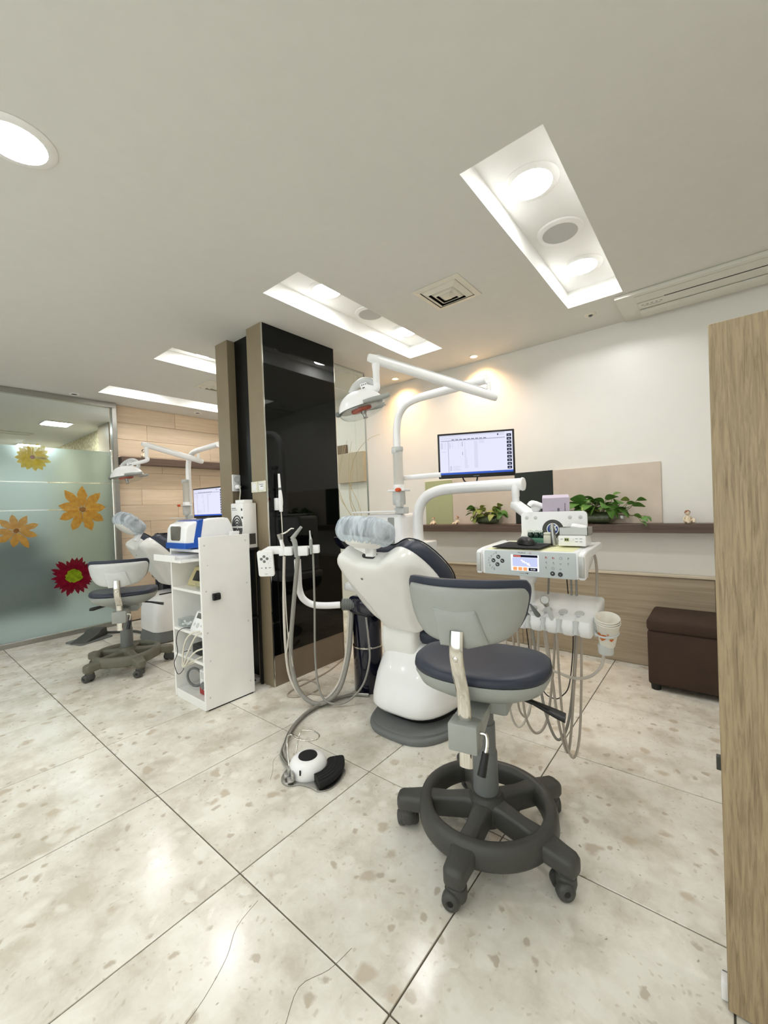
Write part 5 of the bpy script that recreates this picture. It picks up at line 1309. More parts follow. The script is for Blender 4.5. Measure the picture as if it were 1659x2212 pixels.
# handpieces resting in the holder
def handpiece(label, foot, tip, m, head=None):
    tt = thing('handpiece', label, 'handpiece', foot)
    f, q = Vector(foot), Vector(tip); d = (q - f)
    bb = bm_new()
    if head is None:
        tube(bb, [f, f + d * .25, f + d * .5, f + d * .75, q], [.0085, .010, .0085, .006, .003], 12, 3)
        part('body', bb, m, tt, 60, world=True)
        bb = bm_new(); tube(bb, [f - d * .25, f], [.012, .011], 12, smooth=False); part('collar', bb, M['mid_grey'], tt, world=True)
    else:
        tube(bb, [f, f + d * .45, f + d * .75], [.009, .009, .0075], 12, 3); part('body', bb, M['grey_white'], tt, 60, world=True)
        bb = bm_new(); dd = d.normalized(); hdv = (Vector((.25, -.75, .25))).normalized()
        tube(bb, [f + d * .72, f + d * .9], [.0095, .012], 14, smooth=False); q2 = Vector((0, 0, 1)).rotation_difference(hdv).to_matrix().to_4x4()
        lathe(bb, [(0, -.020), (.013, -.019), (.0165, -.010), (.0165, .014), (.0145, .017)], 18, q, q2); h = part('head', bb, M['steel'], tt, world=True)
        bb = bm_new(); lathe(bb, [(.0145, .0165), (.010, .012), (0, .008)], 16, q, q2); part('lens', bb, M['dark_grey'], h, world=True)
    return tt
handpiece('slim dark grey handpiece in the delivery holder', (.640, .958, .672), (.606, .948, .728), M['mid_grey'])
handpiece('steel-headed handpiece standing up from the delivery holder', (.690, .955, .672), (.668, .935, .752), M['grey_white'], 1)
handpiece('short grey handpiece half hidden behind the stool backrest', (.596, .955, .67), (.575, .945, .71), M['mid_grey'])

# nested paper cups in the holder
for k, lb in enumerate(('outermost paper cup with an orange heart print in the cup holder', 'second paper cup nested inside the printed one', 'innermost paper cup of the nested stack')):
    tt = thing('paper_cup', lb, 'cup', (.8705, .992 - .0022 * k, .598 + .0078 * k), group='nested paper cups', r=(.28, .10, 0))
    bb = bm_new(); lathe(bb, [(0, .002), (.0245, .0), (.0262, .004), (.0400, .094), (.0422, .097), (.0408, .100), (.0388, .0955), (.0252, .006), (0, .004)], 26); part('body', bb, M['cup_paper'], tt, 60)
    if k == 0:
        bb = bm_new()
        for a0, z0_, s_ in ((-1.95, .050, 1.45), (-.95, .042, .6), (-1.35, .066, .28)):
            n = 16; o_ = [(s_ * .013 * (16 * math.sin(q) ** 3) / 16, s_ * .013 * (13 * math.cos(q) - 5 * math.cos(2 * q) - 2 * math.cos(3 * q)) / 16) for q in [2 * PI * i / n for i in range(n)]]
            vs = []
            for u, v in o_:
                z = z0_ + v; rr_ = .0262 + (.0400 - .0262) * (z - .004) / .090 + .0012; a = a0 + u / rr_
                vs.append(bb.verts.new((rr_ * math.cos(a), rr_ * math.sin(a), z)))
            cz = bb.verts.new((sum(v.co.x for v in vs) / n * 1.0, sum(v.co.y for v in vs) / n, z0_)); rr_ = math.hypot(cz.co.x, cz.co.y); tr_ = .0262 + .0138 * (z0_ - .004) / .090 + .0022; cz.co.x *= tr_ / rr_; cz.co.y *= tr_ / rr_
            for i in range(n): bb.faces.new((cz, vs[i], vs[(i + 1) % n]))
        part('print', bb, M['cup_orange'], tt, 0)

# things on the tray
TZ = lambda y: .9555 + .045 * (y - 1.09) - .008 + .0075          # tray surface
b = bm_new(); prism(b, rrect(.205, .165, .008), 0, .003, .001); solo('mouse_pad', b, M['black_matt'], 'black mouse pad on the yellow tray liner', 'mouse pad', (.553, 1.035, TZ(1.035)), (.045, 0, -.06))
b = bm_new()
for k in range(5): box(b, (.040 + .010 * k, .062, .0033), (.0065, .008, .0004), r=(0, 0, .2 * (k % 2)))
part('marking', b, M['grey_white'], bpy.data.objects['mouse_pad'], 0)
tt = thing('computer_mouse', 'black wireless mouse on the mouse pad', 'mouse', (.562, 1.045, TZ(1.045) + .004), r=(.045, 0, .9))
bb = bm_new(); pillow(bb, sup(.029, .050, 2.4, 30), .002, .030, lambda u, v, w: (u, v, w + .002), steps=[(0, 1), (.3, .97), (.55, .86), (.75, .68), (.9, .42), (.97, .2), (1, 0)]); part('shell', bb, M['black'], tt, 60)
bb = bm_new(); tube(bb, [(0, .025, .029), (0, .040, .021)], .003, 8, smooth=False); part('wheel', bb, M['mid_grey'], tt)
tt = thing('bur_rack', 'white comb-shaped bur rack on the tray', 'rack', (.528, 1.14, TZ(1.14) - .003)); bb = bm_new(); box(bb, (0, 0, .008), (.05, .03, .016), .002); part('block', bb, M['white'], tt)
for k in range(6):
    bb = bm_new(); lathe(bb, [(.0022, .015), (.0022, .032), (.0008, .040), (0, .041)], 8, (-.020 + .008 * k, 0, 0)); part('bur', bb, M['white'], tt)
tt = thing('pot_rack', 'green rack with three dark glass pots on the tray', 'rack', (.583, 1.12, TZ(1.12) - .003)); bb = bm_new(); box(bb, (0, 0, .0125), (.082, .035, .025), .003); box(bb, (0, .012, .022), (.082, .010, .044), .003); part('rack', bb, M['green_rack'], tt)
for k in range(3):
    pt = thing('glass_pot', '%s of the three dark glass pots in the green rack' % ('left', 'middle', 'right')[k], 'pot', (.557 + .026 * k, 1.117, TZ(1.12) + .0222), group='glass pots in the green rack')
    bb = bm_new(); lathe(bb, [(.0, .0), (.010, .0), (.0125, .010), (.0115, .022), (.0105, .024)], 16); part('pot', bb, M['dark_green_glass'], pt, 60)
    bb = bm_new(); lathe(bb, [(.0125, .024), (.013, .028), (.010, .032), (.003, .034), (0, .034)], 16); part('lid', bb, M['glass_bottle'], pt, 60)
tt = thing('cream_jar', 'square cream jar with lid between the pot rack and the steel cone', 'jar', (.636, 1.105, TZ(1.105) - .003)); bb = bm_new(); box(bb, (0, 0, .020), (.032, .032, .040), .004, 3); part('body', bb, M['cream'], tt); bb = bm_new(); box(bb, (0, 0, .046), (.030, .030, .010), .003); part('lid', bb, M['cream'], tt)
b = bm_new(); lathe(b, [(0, 0), (.012, 0), (.0125, .004), (.0085, .070), (.0065, .088), (.004, .092), (0, .092)], 20); solo('steel_cone', b, M['steel'], 'tall steel cone standing before the blue emblem', 'instrument', (.664, 1.09, TZ(1.09) - .003), (.03, -.06, 0), smooth=60)
tt = thing('small_carton', 'little white box beside the steel cone', 'box', (.681, 1.12, TZ(1.12) - .003)); bb = bm_new(); box(bb, (0, 0, .0155), (.020, .02, .031), .001, 1); part('body', bb, M['white_matt'], tt); bb = bm_new(); box(bb, (0, -.0102, .016), (.014, .0006, .008)); part('label', bb, M['print_grey'], tt, 0)
tt = thing('curing_device', 'white control box with a small display at the right of the tray', 'device', (.742, 1.10, TZ(1.10) - .003)); bb = bm_new(); box(bb, (0, 0, .021), (.105, .085, .042), .004, 2, r=(0, 0, 0)); hs_ = part('housing', bb, M['white'], tt)
bb = bm_new(); box(bb, (-.019, -.0428, .026), (.018, .0012, .014)); ds_ = part('display', bb, mat('lcd', (176, 184, 122), .3), hs_, 0); bb = bm_new(); box(bb, (-.0225, -.0438, .026), (.005, .0006, .008)); box(bb, (-.0155, -.0438, .026), (.005, .0006, .008)); part('symbol', bb, M['print_dark'], tt, 0)
bb = bm_new(); lathe(bb, [(.0065, 0), (.0065, .006), (.005, .008), (0, .008)], 16, (.002, -.0425, .027), rot(PI / 2, 0, 0)); part('knob', bb, M['white'], hs_)
bb = bm_new()
for x, z in ((.018, .030), (.034, .030), (.018, .018), (.034, .018), (-.038, .028)): box(bb, (x, -.0428, z), (.010, .0006, .002))
part('marking', bb, M['print_grey'], hs_, 0)
tt = thing('steel_tray', 'open steel box lying on top of the white control box', 'tray', (.746, 1.105, TZ(1.10) + .0395))
bb = bm_new(); box(bb, (0, 0, .001), (.108, .08, .002)); box(bb, (0, -.039, .016), (.108, .002, .030)); box(bb, (0, .039, .016), (.108, .002, .030)); box(bb, (-.053, 0, .016), (.002, .08, .030)); box(bb, (.053, 0, .016), (.002, .08, .030)); part('box', bb, M['alu'], tt)
bb = bm_new(); box(bb, (0, 0, .020), (.06, .05, .03), .008, 2, r=(.2, .2, .2)); solo('gauze', bb, M['tissue'], 'white gauze wad lying in the open steel box', 'gauze', (.756, 1.112, TZ(1.10) + .043))
tt = thing('tissue_box', 'lilac tissue box on the acrylic shelf behind the tray', 'box', (.622, 1.27, 1.070), r=(.16, 0, .30))
bb = bm_new(); box(bb, (0, 0, .045), (.112, .09, .088), .002, 1); part('carton', bb, M['lilac'], tt)
bb = bm_new(); tube(bb, [(-.055, -.01, .045), (-.075, -.012, .055), (-.10, -.018, .064), (-.112, -.02, .052)], 1.0, 10, 4, flat=(.022, .012)); pillow(bb, sup(.02, .03, 2, 18), .01, .01, lambda u, v, w: (-.085 + u * 1.1, -.012 + w, .045 + v * .9)); part('tissue', bb, M['tissue'], tt, 60)
bb = bm_new()
for k in range(3): tube(bb, [(.010 + .0035 * math.cos(a), -.0456, .024 + .007 * k + .003 * math.sin(a)) for a in [2 * PI * i / 8 for i in range(8)]], .0010, 4, 2, closed=True)
for k in range(6): box(bb, (.037, -.0454, .03 + .006 * k), (.003, .0004, .004))
part('print', bb, M['print_dark'], tt, 0)

# ------------------------------------------------------------------ assistant's instrument arm
t = thing('assistant_arm', 'white curved assistant arm with a keypad and suction holder by the pillar', 'dental unit', (-.60, 1.12, .55))
bb = bm_new(); tube(bb, [(-.625, 1.10, .548), (-.70, 1.036, .548), (-.755, .985, .560), (-.788, .945, .600), (-.795, .925, .66), (-.775, .905, .74), (-.752, .885, .845)], .0205, 16, 6); part('arm_tube', bb, M['white'], t, 60, world=True)
bb = bm_new(); pr = []
for k in range(9): pr += [(.031, .0105 * k), (.039, .0105 * k + .005)]
pr.append((.024, .0945)); lathe(bb, [(.0, 0)] + pr + [(0, .0945)], 20, (-.545, 1.165, .549), Vector((0, 0, 1)).rotation_difference(Vector((-.776, -.63, 0))).to_matrix().to_4x4()); part('bellows', bb, mat('bellows_rubber', (136, 138, 136), 0.5), t, 30, world=True)
ang = math.atan2(.63, .776)
mh = Matrix.Translation((-.745, .875, .905)) @ rot(0, 0, ang)
def hb(lo, hi, bev):
    q = bm_new(); box2(q, lo, hi, bev, 2); bmesh.ops.transform(q, matrix=mh, verts=q.verts); return q
for lo, hi in (((-.100, -.022, -.030), (-.072, .022, .022)), ((-.066, -.024, -.030), (-.022, .022, .022)), ((-.010, -.026, -.034), (.070, .022, .022)), ((.084, -.022, -.022), (.136, .022, .026))):
    part('holder_block', hb(lo, hi, .005), M['white'], t, world=True)
part('holder_rail', hb((-.17, .006, .006), (.12, .02, .021), .004), M['white'], t, world=True)
bb = bm_new(); prism(bb, rrect(.092, .155, .013), -.011, .011, .004, mh @ Matrix.Translation((-.176, -.024, -.070)) @ rot(.18, 0, 0) @ rot(PI / 2, 0, 0)); kp = part('keypad', bb, M['white'], t, world=True)
bb = bm_new(); prism(bb, [(-.222, -.002), (-.165, .027), (-.09, .027), (-.09, -.02), (-.222, -.02)], -.012, .012, .004, mh @ Matrix.Translation((0, .005, 0)) @ rot(PI / 2, 0, 0)); part('keypad_arm', bb, M['white'], t, world=True)
mk = mh @ Matrix.Translation((-.176, -.024, -.070)) @ rot(.18, 0, 0) @ rot(PI / 2, 0, 0)
for u, v in ((-.005, .045), (-.022, .030), (.012, .032), (-.006, .015)):
    bb = bm_new(); lathe(bb, [(.0085, .0), (.0083, .0012), (.006, .0016), (0, .0014)], 18, (0, 0, 0), mk @ Matrix.Translation((u, v, .011))); part('button', bb, M['mid_grey'], kp, world=True)
bb = bm_new()
for u, v, w_, h_, a in ((.016, .057, .007, .001, .8), (.027, .044, .007, .001, .4), (.032, .031, .007, .001, 0), (.028, .017, .007, .001, -.4), (.017, .005, .007, .001, -.8), (-.024, -.024, .010, .004, 0), (0, -.024, .007, .009, 0), (.023, -.023, .013, .004, 0), (-.001, -.061, .018, .002, 0)):
    tm = bm_new(); box(tm, (u, v, .0115), (w_, h_, .0006), r=(0, 0, a)); merge(bb, tm, mk)
part('marking', bb, M['print_grey'], kp, 0, world=True)
hose('hose', [(-.728, .872, .875), (-.765, .86, .62), (-.795, .845, .34), (-.785, .845, .18), (-.716, .845, .07), (-.61, .885, .022), (-.565, 1.00, .07), (-.558, 1.085, .24), (-.565, 1.125, .40), (-.573, 1.15, .53)], .013, M['hose_grey'], t, 12)
hose('hose', [(-.792, .82, .870), (-.812, .82, .60), (-.822, .828, .32), (-.80, .835, .15), (-.72, .855, .05), (-.625, .91, .022), (-.59, 1.02, .09), (-.580, 1.085, .24), (-.582, 1.12, .42), (-.588, 1.14, .53)], .0085, M['hose_pale'], t, 10)
hose('hose', [(-.805, .82, .30), (-.795, .84, .42), (-.79, .84, .30), (-.775, .85, .14), (-.745, .86, .07)], .0045, M['hose_pale'], t)
hose('hose', [(-.662, .93, .895), (-.666, .93, .60), (-.676, .928, .27), (-.634, .91, .10), (-.573, .92, .03), (-.495, .985, .025), (-.442, 1.075, .10), (-.412, 1.112, .24), (-.420, 1.12, .37), (-.438, 1.125, .49)], .0062, M['hose_grey'], t, 9)
def instr(label, parts_):
    tt = thing('suction_tip' if 'suction' in label else 'water_syringe', label, 'dental instrument', parts_[0][1][0])
    for nm, pts, r, m in parts_:
        bb = bm_new(); tube(bb, pts, r, 12, 4); part(nm, bb, m, tt, 60, world=True)
instr('white syringe with a bent steel nozzle in the leftmost slot of the assistant holder', [('body', [(-.790, .826, .880), (-.797, .816, .93), (-.803, .808, .975)], [.010, .012, .010], M['white']), ('head', [(-.803, .808, .972), (-.807, .803, 1.004)], [.013, .016], M['steel']), ('nozzle', [(-.801, .807, 1.002), (-.775, .826, 1.012), (-.752, .845, 1.032), (-.737, .857, 1.033)], [.006, .0055, .005, .004], M['chrome'])])
instr('thick grey suction tip with a slanted nozzle in the assistant holder', [('body', [(-.730, .862, .865), (-.732, .858, .92), (-.735, .855, .955), (-.744, .848, .975)], [.012, .0145, .0155, .015], M['grey_plastic']), ('nozzle', [(-.746, .846, .972), (-.728, .860, 1.00), (-.700, .882, 1.042)], [.014, .0115, .0085], M['grey_plastic'])])
instr('slim grey suction tip at the right of the assistant holder', [('body', [(-.658, .912, .88), (-.658, .912, .94), (-.658, .912, .968)], [.0075, .0100, .0095], M['grey_plastic']), ('nozzle', [(-.658, .912, .965), (-.660, .911, .99), (-.661, .910, 1.018)], [.008, .0045, .004], M['grey_white'])])

# camera wand clipped to the black glass
tt = thing('camera_wand', 'white intraoral camera wand clipped to the black glass', 'camera', (-1.045, .978, 1.17))
bb = bm_new(); box2(bb, (-1.055, .955, 1.145), (-1.03, .985, 1.225), .003, 2); part('clip', bb, M['white'], tt, world=True)
bb = bm_new(); tube(bb, [(-1.022, .984, 1.135), (-1.021, .984, 1.20), (-1.022, .983, 1.245), (-1.025, .983, 1.275)], [.011, .0145, .013, .010], 14, 4); part('handle', bb, M['white'], tt, 60, world=True)
bb = bm_new(); tube(bb, [(-1.025, .983, 1.272), (-1.026, .983, 1.292)], .0095, 12, smooth=False); part('band', bb, M['mid_grey'], tt, world=True)
bb = bm_new(); tube(bb, [(-1.026, .983, 1.29), (-1.028, .983, 1.34), (-1.03, .983, 1.383)], [.0095, .0085, .0070], 12, 4); part('tip', bb, M['white'], tt, 60, world=True)
bb = bm_new(); box2(bb, (-1.014, .990, 1.165), (-1.007, .995, 1.175)); part('button', bb, M['black'], tt, 0, world=True)
hose('cable', [(-1.022, .984, 1.136), (-1.02, .985, 1.06), (-1.022, .988, .95), (-1.02, .99, .80), (-1.02, .995, .40), (-1.015, 1.02, .05), (-1.0, 1.10, .012)], .0035, M['cable_white'], tt, 7)

# foot control by the front chair
tt = thing('foot_control', 'white round foot control with a black pedal and wire handle', 'foot control', (-.20, .46, 0))
ob = [(-.295, .41), (-.27, .365), (-.235, .345), (-.195, .352), (-.17, .38), (-.12, .395), (-.075, .40), (-.045, .45), (-.06, .53), (-.09, .565), (-.15, .56), (-.22, .565), (-.28, .52), (-.30, .46)]
ob = [(p.x, p.y) for p in catmull([(x, y, 0) for x, y in ob], 4, True)]
bb = bm_new(); prism(bb, ob, .0, .006, .0015); part('base_plate', bb, M['steel'], tt, 40, world=True)
bb = bm_new(); lathe(bb, [(.0, .006), (.080, .006), (.083, .02), (.080, .042), (.072, .056), (.062, .066), (.050, .071), (0, .073)], 40, (-.210, .463, 0)); part('dome', bb, M['white'], tt, 60, world=True)
bb = bm_new(); lathe(bb, [(.041, .0715), (.040, .0745), (0, .0755)], 32, (-.210, .463, 0)); part('pad', bb, M['black_matt'], tt, world=True)
bb = bm_new(); cx_, cy_ = -.210, .463
def fan(r, a, z): return (cx_ + r * math.cos(a), cy_ + r * math.sin(a), z)
A0, A1 = math.radians(-24), math.radians(58)
ringv = []
for k in range(15):
    a = A0 + (A1 - A0) * k / 14
    ringv.append([bb.verts.new(fan(r, a, z)) for r, z in ((.084, .016), (.084, .038), (.090, .042), (.105, .0435), (.12, .0425), (.135, .0415), (.152, .039), (.158, .033), (.158, .022), (.150, .018))])
for a, c in zip(ringv, ringv[1:]): ring_faces(bb, a, c)
cap(bb, ringv[0]); cap(bb, ringv[-1]); pd = part('pedal', bb, M['black_matt'], tt, 50, world=True)
for r in (.098, .112, .126, .140):
    bb = bm_new(); tube(bb, [fan(r, A0 + (A1 - A0) * k / 10, .0435 - (r - .098) * .05) for k in range(11)], .0016, 5, 2); part('ridge', bb, M['black_matt'], pd, world=True)
bb = bm_new()
for k in range(15):
    pass
rv = []
for k in range(15):
    a = A0 + (A1 - A0) * k / 14; rv.append([bb.verts.new(fan(r, a, z)) for r, z in ((.086, .007), (.086, .014), (.146, .014), (.146, .007))])
for a, c in zip(rv, rv[1:]): ring_faces(bb, a, c)
cap(bb, rv[0]); cap(bb, rv[-1]); part('pedal_base', bb, M['black'], tt, 40, world=True)
for x, y in ((-.243, .384), (-.205, .372)):
    bb = bm_new(); box(bb, (x, y, .030), (.034, .010, .030), .002, r=(0, 0, -.55)); box(bb, (x - .002, y - .010, .020), (.034, .022, .008), .002, r=(0, 0, -.55)); part('cable_clamp', bb, M['alu'], tt, world=True)
    bb = bm_new(); box(bb, (x + .03, y + .018, .045), (.006, .006, .022), .002); part('slot', bb, M['black'], tt, world=True)
hose('wire_handle', [(-.270, .408, .02), (-.300, .425, .07), (-.335, .452, .115), (-.325, .470, .122), (-.285, .462, .120), (-.235, .485, .118), (-.212, .520, .116), (-.232, .550, .114), (-.285, .560, .112), (-.315, .545, .112), (-.325, .52, .112), (-.305, .48, .07), (-.285, .445, .02)], .0034, M['chrome'], tt, 7)
hose('hose', [(-.288, .42, .018), (-.34, .437, .010), (-.40, .465, .010), (-.455, .525, .010), (-.525, .61, .010), (-.585, .72, .010), (-.615, .84, .010), (-.60, .98, .010), (-.555, 1.10, .010), (-.47, 1.16, .010)], .009, M['steel'], tt, 10)
hose('hose', [(-.283, .425, .024), (-.335, .447, .026), (-.395, .475, .026), (-.447, .532, .026), (-.515, .615, .026), (-.572, .72, .026), (-.60, .84, .026), (-.588, .98, .024), (-.545, 1.10, .012), (-.46, 1.145, .010)], .006, M['hose_grey'], tt, 8)
hose('cable', [(-1.035, 1.52, .006), (-.96, 1.30, .006), (-.935, 1.12, .006), (-.92, .93, .006), (-.865, .872, .006), (-.80, .93, .006), (-.79, 1.04, .006), (-.87, 1.10, .006), (-.99, 1.09, .006), (-.97, 1.0, .010), (-.86, .96, .012), (-.76, .98, .010), (-.66, 1.02, .007), (-.56, 1.08, .007)], .0045, M['hose_beige'], tt, 7)

# foot pedal of the far unit
tt = thing('foot_pedal', 'flat dark grey foot pedal near the frosted glass', 'foot control', (-3.42, .55, 0))
bb = bm_new(); prism(bb, rrect(.24, .30, .03), 0, .012, .003, Matrix.Translation((-3.42, .55, 0)) @ rot(0, 0, .3)); part('base_plate', bb, M['mid_grey'], tt, world=True)
bb = bm_new(); prism(bb, [(-.15, .012), (.02, .055), (.06, .085), (.13, .085), (.14, .012)], -.075, .075, .006, Matrix.Translation((-3.42, .55, 0)) @ rot(0, 0, 2.2) @ rot(PI / 2, 0, 0)); part('pedal', bb, M['dark_grey'], tt, world=True)
hose('cable', [(-3.50, .65, .03), (-3.45, .78, .012), (-3.30, .90, .012), (-3.10, .92, .012)], .012, M['dark_grey'], tt, 8)

# ------------------------------------------------------------------ white cabinet and what it holds
t = thing('storage_cabinet', 'tall white open cabinet on the floor left of the black pillar', 'cabinet', (-1.295, .633, 0))
XA, XB, YA, YC, ZT = -1.487, -1.105, .473, .793, 1.004
bb = bm_new(); box2(bb, (XB - .016, YA, .008), (XB, YC, ZT), .001, 1); sp = part('side_panel', bb, M['white_matt'], t, 20, world=True)
bb = bm_new(); box2(bb, (XA, YA, .008), (XA + .016, YC, ZT), .001, 1); part('side_panel', bb, M['white_matt'], t, 20, world=True)
bb = bm_new(); box2(bb, (XA + .016, YC - .012, .008), (XB - .016, YC - .002, .94)); part('back_panel', bb, M['white_matt'], t, 0, world=True)
for z in (.932, .690, .440, .278, .052):
    bb = bm_new(); box2(bb, (XA + .016, YA + .003, z - .016), (XB - .016, YC - .012, z), .001, 1); part('shelf', bb, M['white_matt'], t, 20, world=True)
    if z < .4:
        bb = bm_new(); box2(bb, (XA + .018, YA + .005, z), (XB - .018, YC - .014, z + .0012)); part('shelf_liner', bb, M['marble_paper'], t, 0, world=True)
bb = bm_new(); box2(bb, (XA + .016, YA + .004, .0), (XB - .016, YA + .018, .036), .001, 1); part('plinth', bb, M['white_matt'], t, 20, world=True)
bb = bm_new(); box2(bb, (XA + .02, YA + .02, .0), (XB - .004, YC - .01, .008)); part('base', bb, M['black'], t, 0, world=True)

bb = bm_new(); box2(bb, (XA + .022, .372, .868), (XB - .022, .76, .880)); box2(bb, (XA + .022, .367, .868), (XB - .10, .379, .905), .002, 1); box2(bb, (XA + .022, .378, .868), (XA + .030, .76, .893)); dr = part('pull_out_tray', bb, M['white_matt'], t, 20, world=True)
bb = bm_new(); box2(bb, (XA + .05, .42, .880), (XB - .13, .70, .898), .002, 1); bmesh.ops.translate(bb, vec=(1.295, -.55, -.880), verts=bb.verts); solo('paper_stack', bb, M['tissue'], 'stack of white paper lying on the pulled-out cabinet tray', 'paper', (-1.295, .55, .880))
for y, z in ((.50, .955), (.765, .965), (.50, .69), (.765, .70), (.50, .45), (.765, .46), (.51, .285), (.50, .075), (.765, .085)):
    bb = bm_new(); lathe(bb, [(.0055, 0), (.0045, .001), (0, .0012)], 12, (XB, y, z), rot(0, PI / 2, 0)); part('screw_cap', bb, M['grey_white'], sp, world=True)
bb = bm_new(); lathe(bb, [(.002, 0), (.0015, .001), (0, .001)], 10, (XB, .515, .838), rot(0, PI / 2, 0)); part('hole', bb, M['black'], sp, world=True)
bb = bm_new(); box2(bb, (XB, .535, .632), (XB + .02, .577, .672), .002, 1); box2(bb, (XB + .02, .55, .637), (XB + .028, .575, .667), .002, 1); box2(bb, (XB + .003, .577, .660), (XB + .012, .581, .666)); box2(bb, (XB + .003, .577, .640), (XB + .012, .581, .646)); part('cable_clip', bb, M['black'], sp, world=True)

# card printer on top
tt = thing('card_printer', 'white and blue desktop device with a smoked window on the white cabinet', 'printer', (-1.30, .62, .933))
def pr_prof(o=0.0): return [(.445 - o, .940), (.435 - o, .975), (.442 - o, 1.055), (.458 - o, 1.080), (.49, 1.094), (.60, 1.112), (.68, 1.114), (.712, 1.108), (.735, 1.07), (.755, 1.0), (.757, .940)]
bb = bm_new(); prism(bb, pr_prof(), -1.442, -1.198, .012, MX, 3); part('housing', bb, M['white'], tt, 40, world=True)
bb = bm_new(); prism(bb, [(.431, .938), (.431, .972), (.485, .972), (.486, .985), (.51, 1.1005), (.55, 1.109), (.53, 1.0), (.545, .938)], -1.446, -1.194, .006, MX, 2); part('blue_band', bb, M['blue_plastic'], tt, 40, world=True)
bb = bm_new(); prism(bb, rrect(.11, .085, .014, cx=-1.315, cy=1.028), .430, .444, .003, MY); part('window', bb, M['smoke'], tt, 40, world=True)
bb = bm_new(); box2(bb, (-1.31, .56, 1.108), (-1.24, .66, 1.1145), .002); part('lid_panel', bb, M['black'], tt, world=True)
bb = bm_new(); box2(bb, (-1.185, .66, .934), (-1.135, .76, .952), .002); box2(bb, (-1.18, .70, .952), (-1.15, .755, 1.024), .002); part('adapter', bb, M['white'], tt, world=True)

# contents of the shelves
tt = thing('beige_device', 'beige wedge-shaped device with a dark screen on the upper cabinet shelf', 'device', (-1.345, .62, .69))
bb = bm_new(); prism(bb, [(.55, .691), (.545, .70), (.60, .80), (.64, .812), (.70, .80), (.71, .691)], -1.435, -1.215, .008, MX); part('housing', bb, M['beige_plastic'], tt, world=True)
bb = bm_new(); box(bb, (-1.31, .568, .755), (.12, .006, .065), .002, r=(-.48, 0, 0)); part('screen', bb, M['black'], tt, world=True)
tt = thing('clear_dish', 'clear plastic dish beside the beige device', 'dish', (-1.19, .54, .69))
bb = bm_new(); lathe(bb, [(0, .692), (.045, .692), (.05, .70), (.055, .73), (.0535, .73), (.048, .702), (0, .695)], 22, (-1.19, .54, 0)); part('dish', bb, M['acrylic'], tt, world=True)
tt = thing('plastic_tub', 'clear plastic tub of white bits on the middle cabinet shelf', 'tub', (-1.39, .535, .44))
bb = bm_new()
for lo, hi in (((-1.455, .495, .441), (-1.325, .575, .443)), ((-1.455, .493, .441), (-1.325, .495, .488)), ((-1.455, .575, .441), (-1.325, .577, .488)), ((-1.457, .493, .441), (-1.455, .577, .488)), ((-1.325, .493, .441), (-1.323, .577, .488))): box2(bb, lo, hi)
part('tub', bb, M['acrylic'], tt, 0, world=True)
rr = random.Random(9)
for k in range(12):
    if k == 0: pb = bm_new()
    box(pb, (rr.uniform(-.05, .05), rr.uniform(-.028, .028), .453 - .443 + rr.uniform(0, .02)), (.018, .010, .010), .002, 1, r=(rr.random(), rr.random(), rr.random() * 3), mi=0 if k % 3 else 1)
o = solo('packet_pile', pb, [M['tissue'], M['lilac']], 'loose white packets heaped in the clear plastic tub', 'packets', (-1.39, .535, .443)); o['kind'] = 'stuff'
tt = thing('endo_motor', 'white sloped device with round keys on the middle cabinet shelf', 'device', (-1.22, .56, .44))
bb = bm_new(); prism(bb, [(.485, .441), (.482, .452), (.53, .548), (.56, .556), (.60, .54), (.61, .441)], -1.285, -1.145, .007, MX); hs_ = part('housing', bb, M['white'], tt, world=True)
fr_ = rot(-.455, 0, 0)
bb = bm_new(); box(bb, (-1.215, .5215, .528), (.09, .004, .032), .001, r=fr_); part('screen', bb, M['smoke'], hs_, world=True)
for x, z, r_ in ((-1.25, .482, .010), (-1.21, .48, .016), (-1.17, .482, .008)):
    bb = bm_new(); lathe(bb, [(r_, 0), (r_ * .9, .003), (0, .003)], 18, (x, .482 + (z - .452) * .5, z), rot(PI / 2 - .455, 0, 0)); part('key', bb, M['grey_white'], hs_, world=True)
hose('cable', [(-1.285, .50, .450), (-1.33, .475, .452), (-1.372, .455, .43), (-1.395, .45, .37), (-1.385, .45, .30), (-1.435, .45, .225), (-1.395, .452, .165), (-1.32, .455, .22), (-1.34, .46, .30), (-1.32, .50, .31)], .0022, M['black'], tt, 6)
for pts in ([(-1.15, .50, .452), (-1.19, .462, .452), (-1.255, .45, .41), (-1.30, .448, .34), (-1.318, .448, .26), (-1.325, .450, .225), (-1.28, .46, .25), (-1.18, .50, .30)],
            [(-1.14, .52, .448), (-1.15, .462, .445), (-1.20, .45, .385), (-1.255, .448, .315), (-1.30, .448, .255), (-1.322, .452, .222), (-1.29, .47, .24), (-1.16, .52, .29)],
            [(-1.13, .50, .36), (-1.17, .462, .345), (-1.23, .452, .30), (-1.29, .45, .24)]):
    hose('hose', pts, .0048, M['cable_white'], tt, 8)
tt = thing('power_adapter', 'black power adapter on the second lowest cabinet shelf', 'adapter', (-1.27, .58, .28)); bb = bm_new(); box(bb, (-1.27, .58, .312), (.15, .12, .062), .012, 3); part('housing', bb, M['black'], tt, world=True)
tt = thing('coiled_tube', 'grey coiled tube on the bottom cabinet shelf', 'tube', (-1.39, .55, .054)); bb = bm_new(); tube(bb, [(-1.385 + .055 * math.cos(a), .55 + .02 * math.cos(a), .116 + .055 * math.sin(a)) for a in [2 * PI * k / 12 for k in range(12)]], .007, 8, 4, closed=True); part('coil', bb, M['mid_grey'], tt, 60, world=True)
tt = thing('red_device', 'red and white device with a dial on the bottom cabinet shelf', 'device', (-1.2, .57, .054))
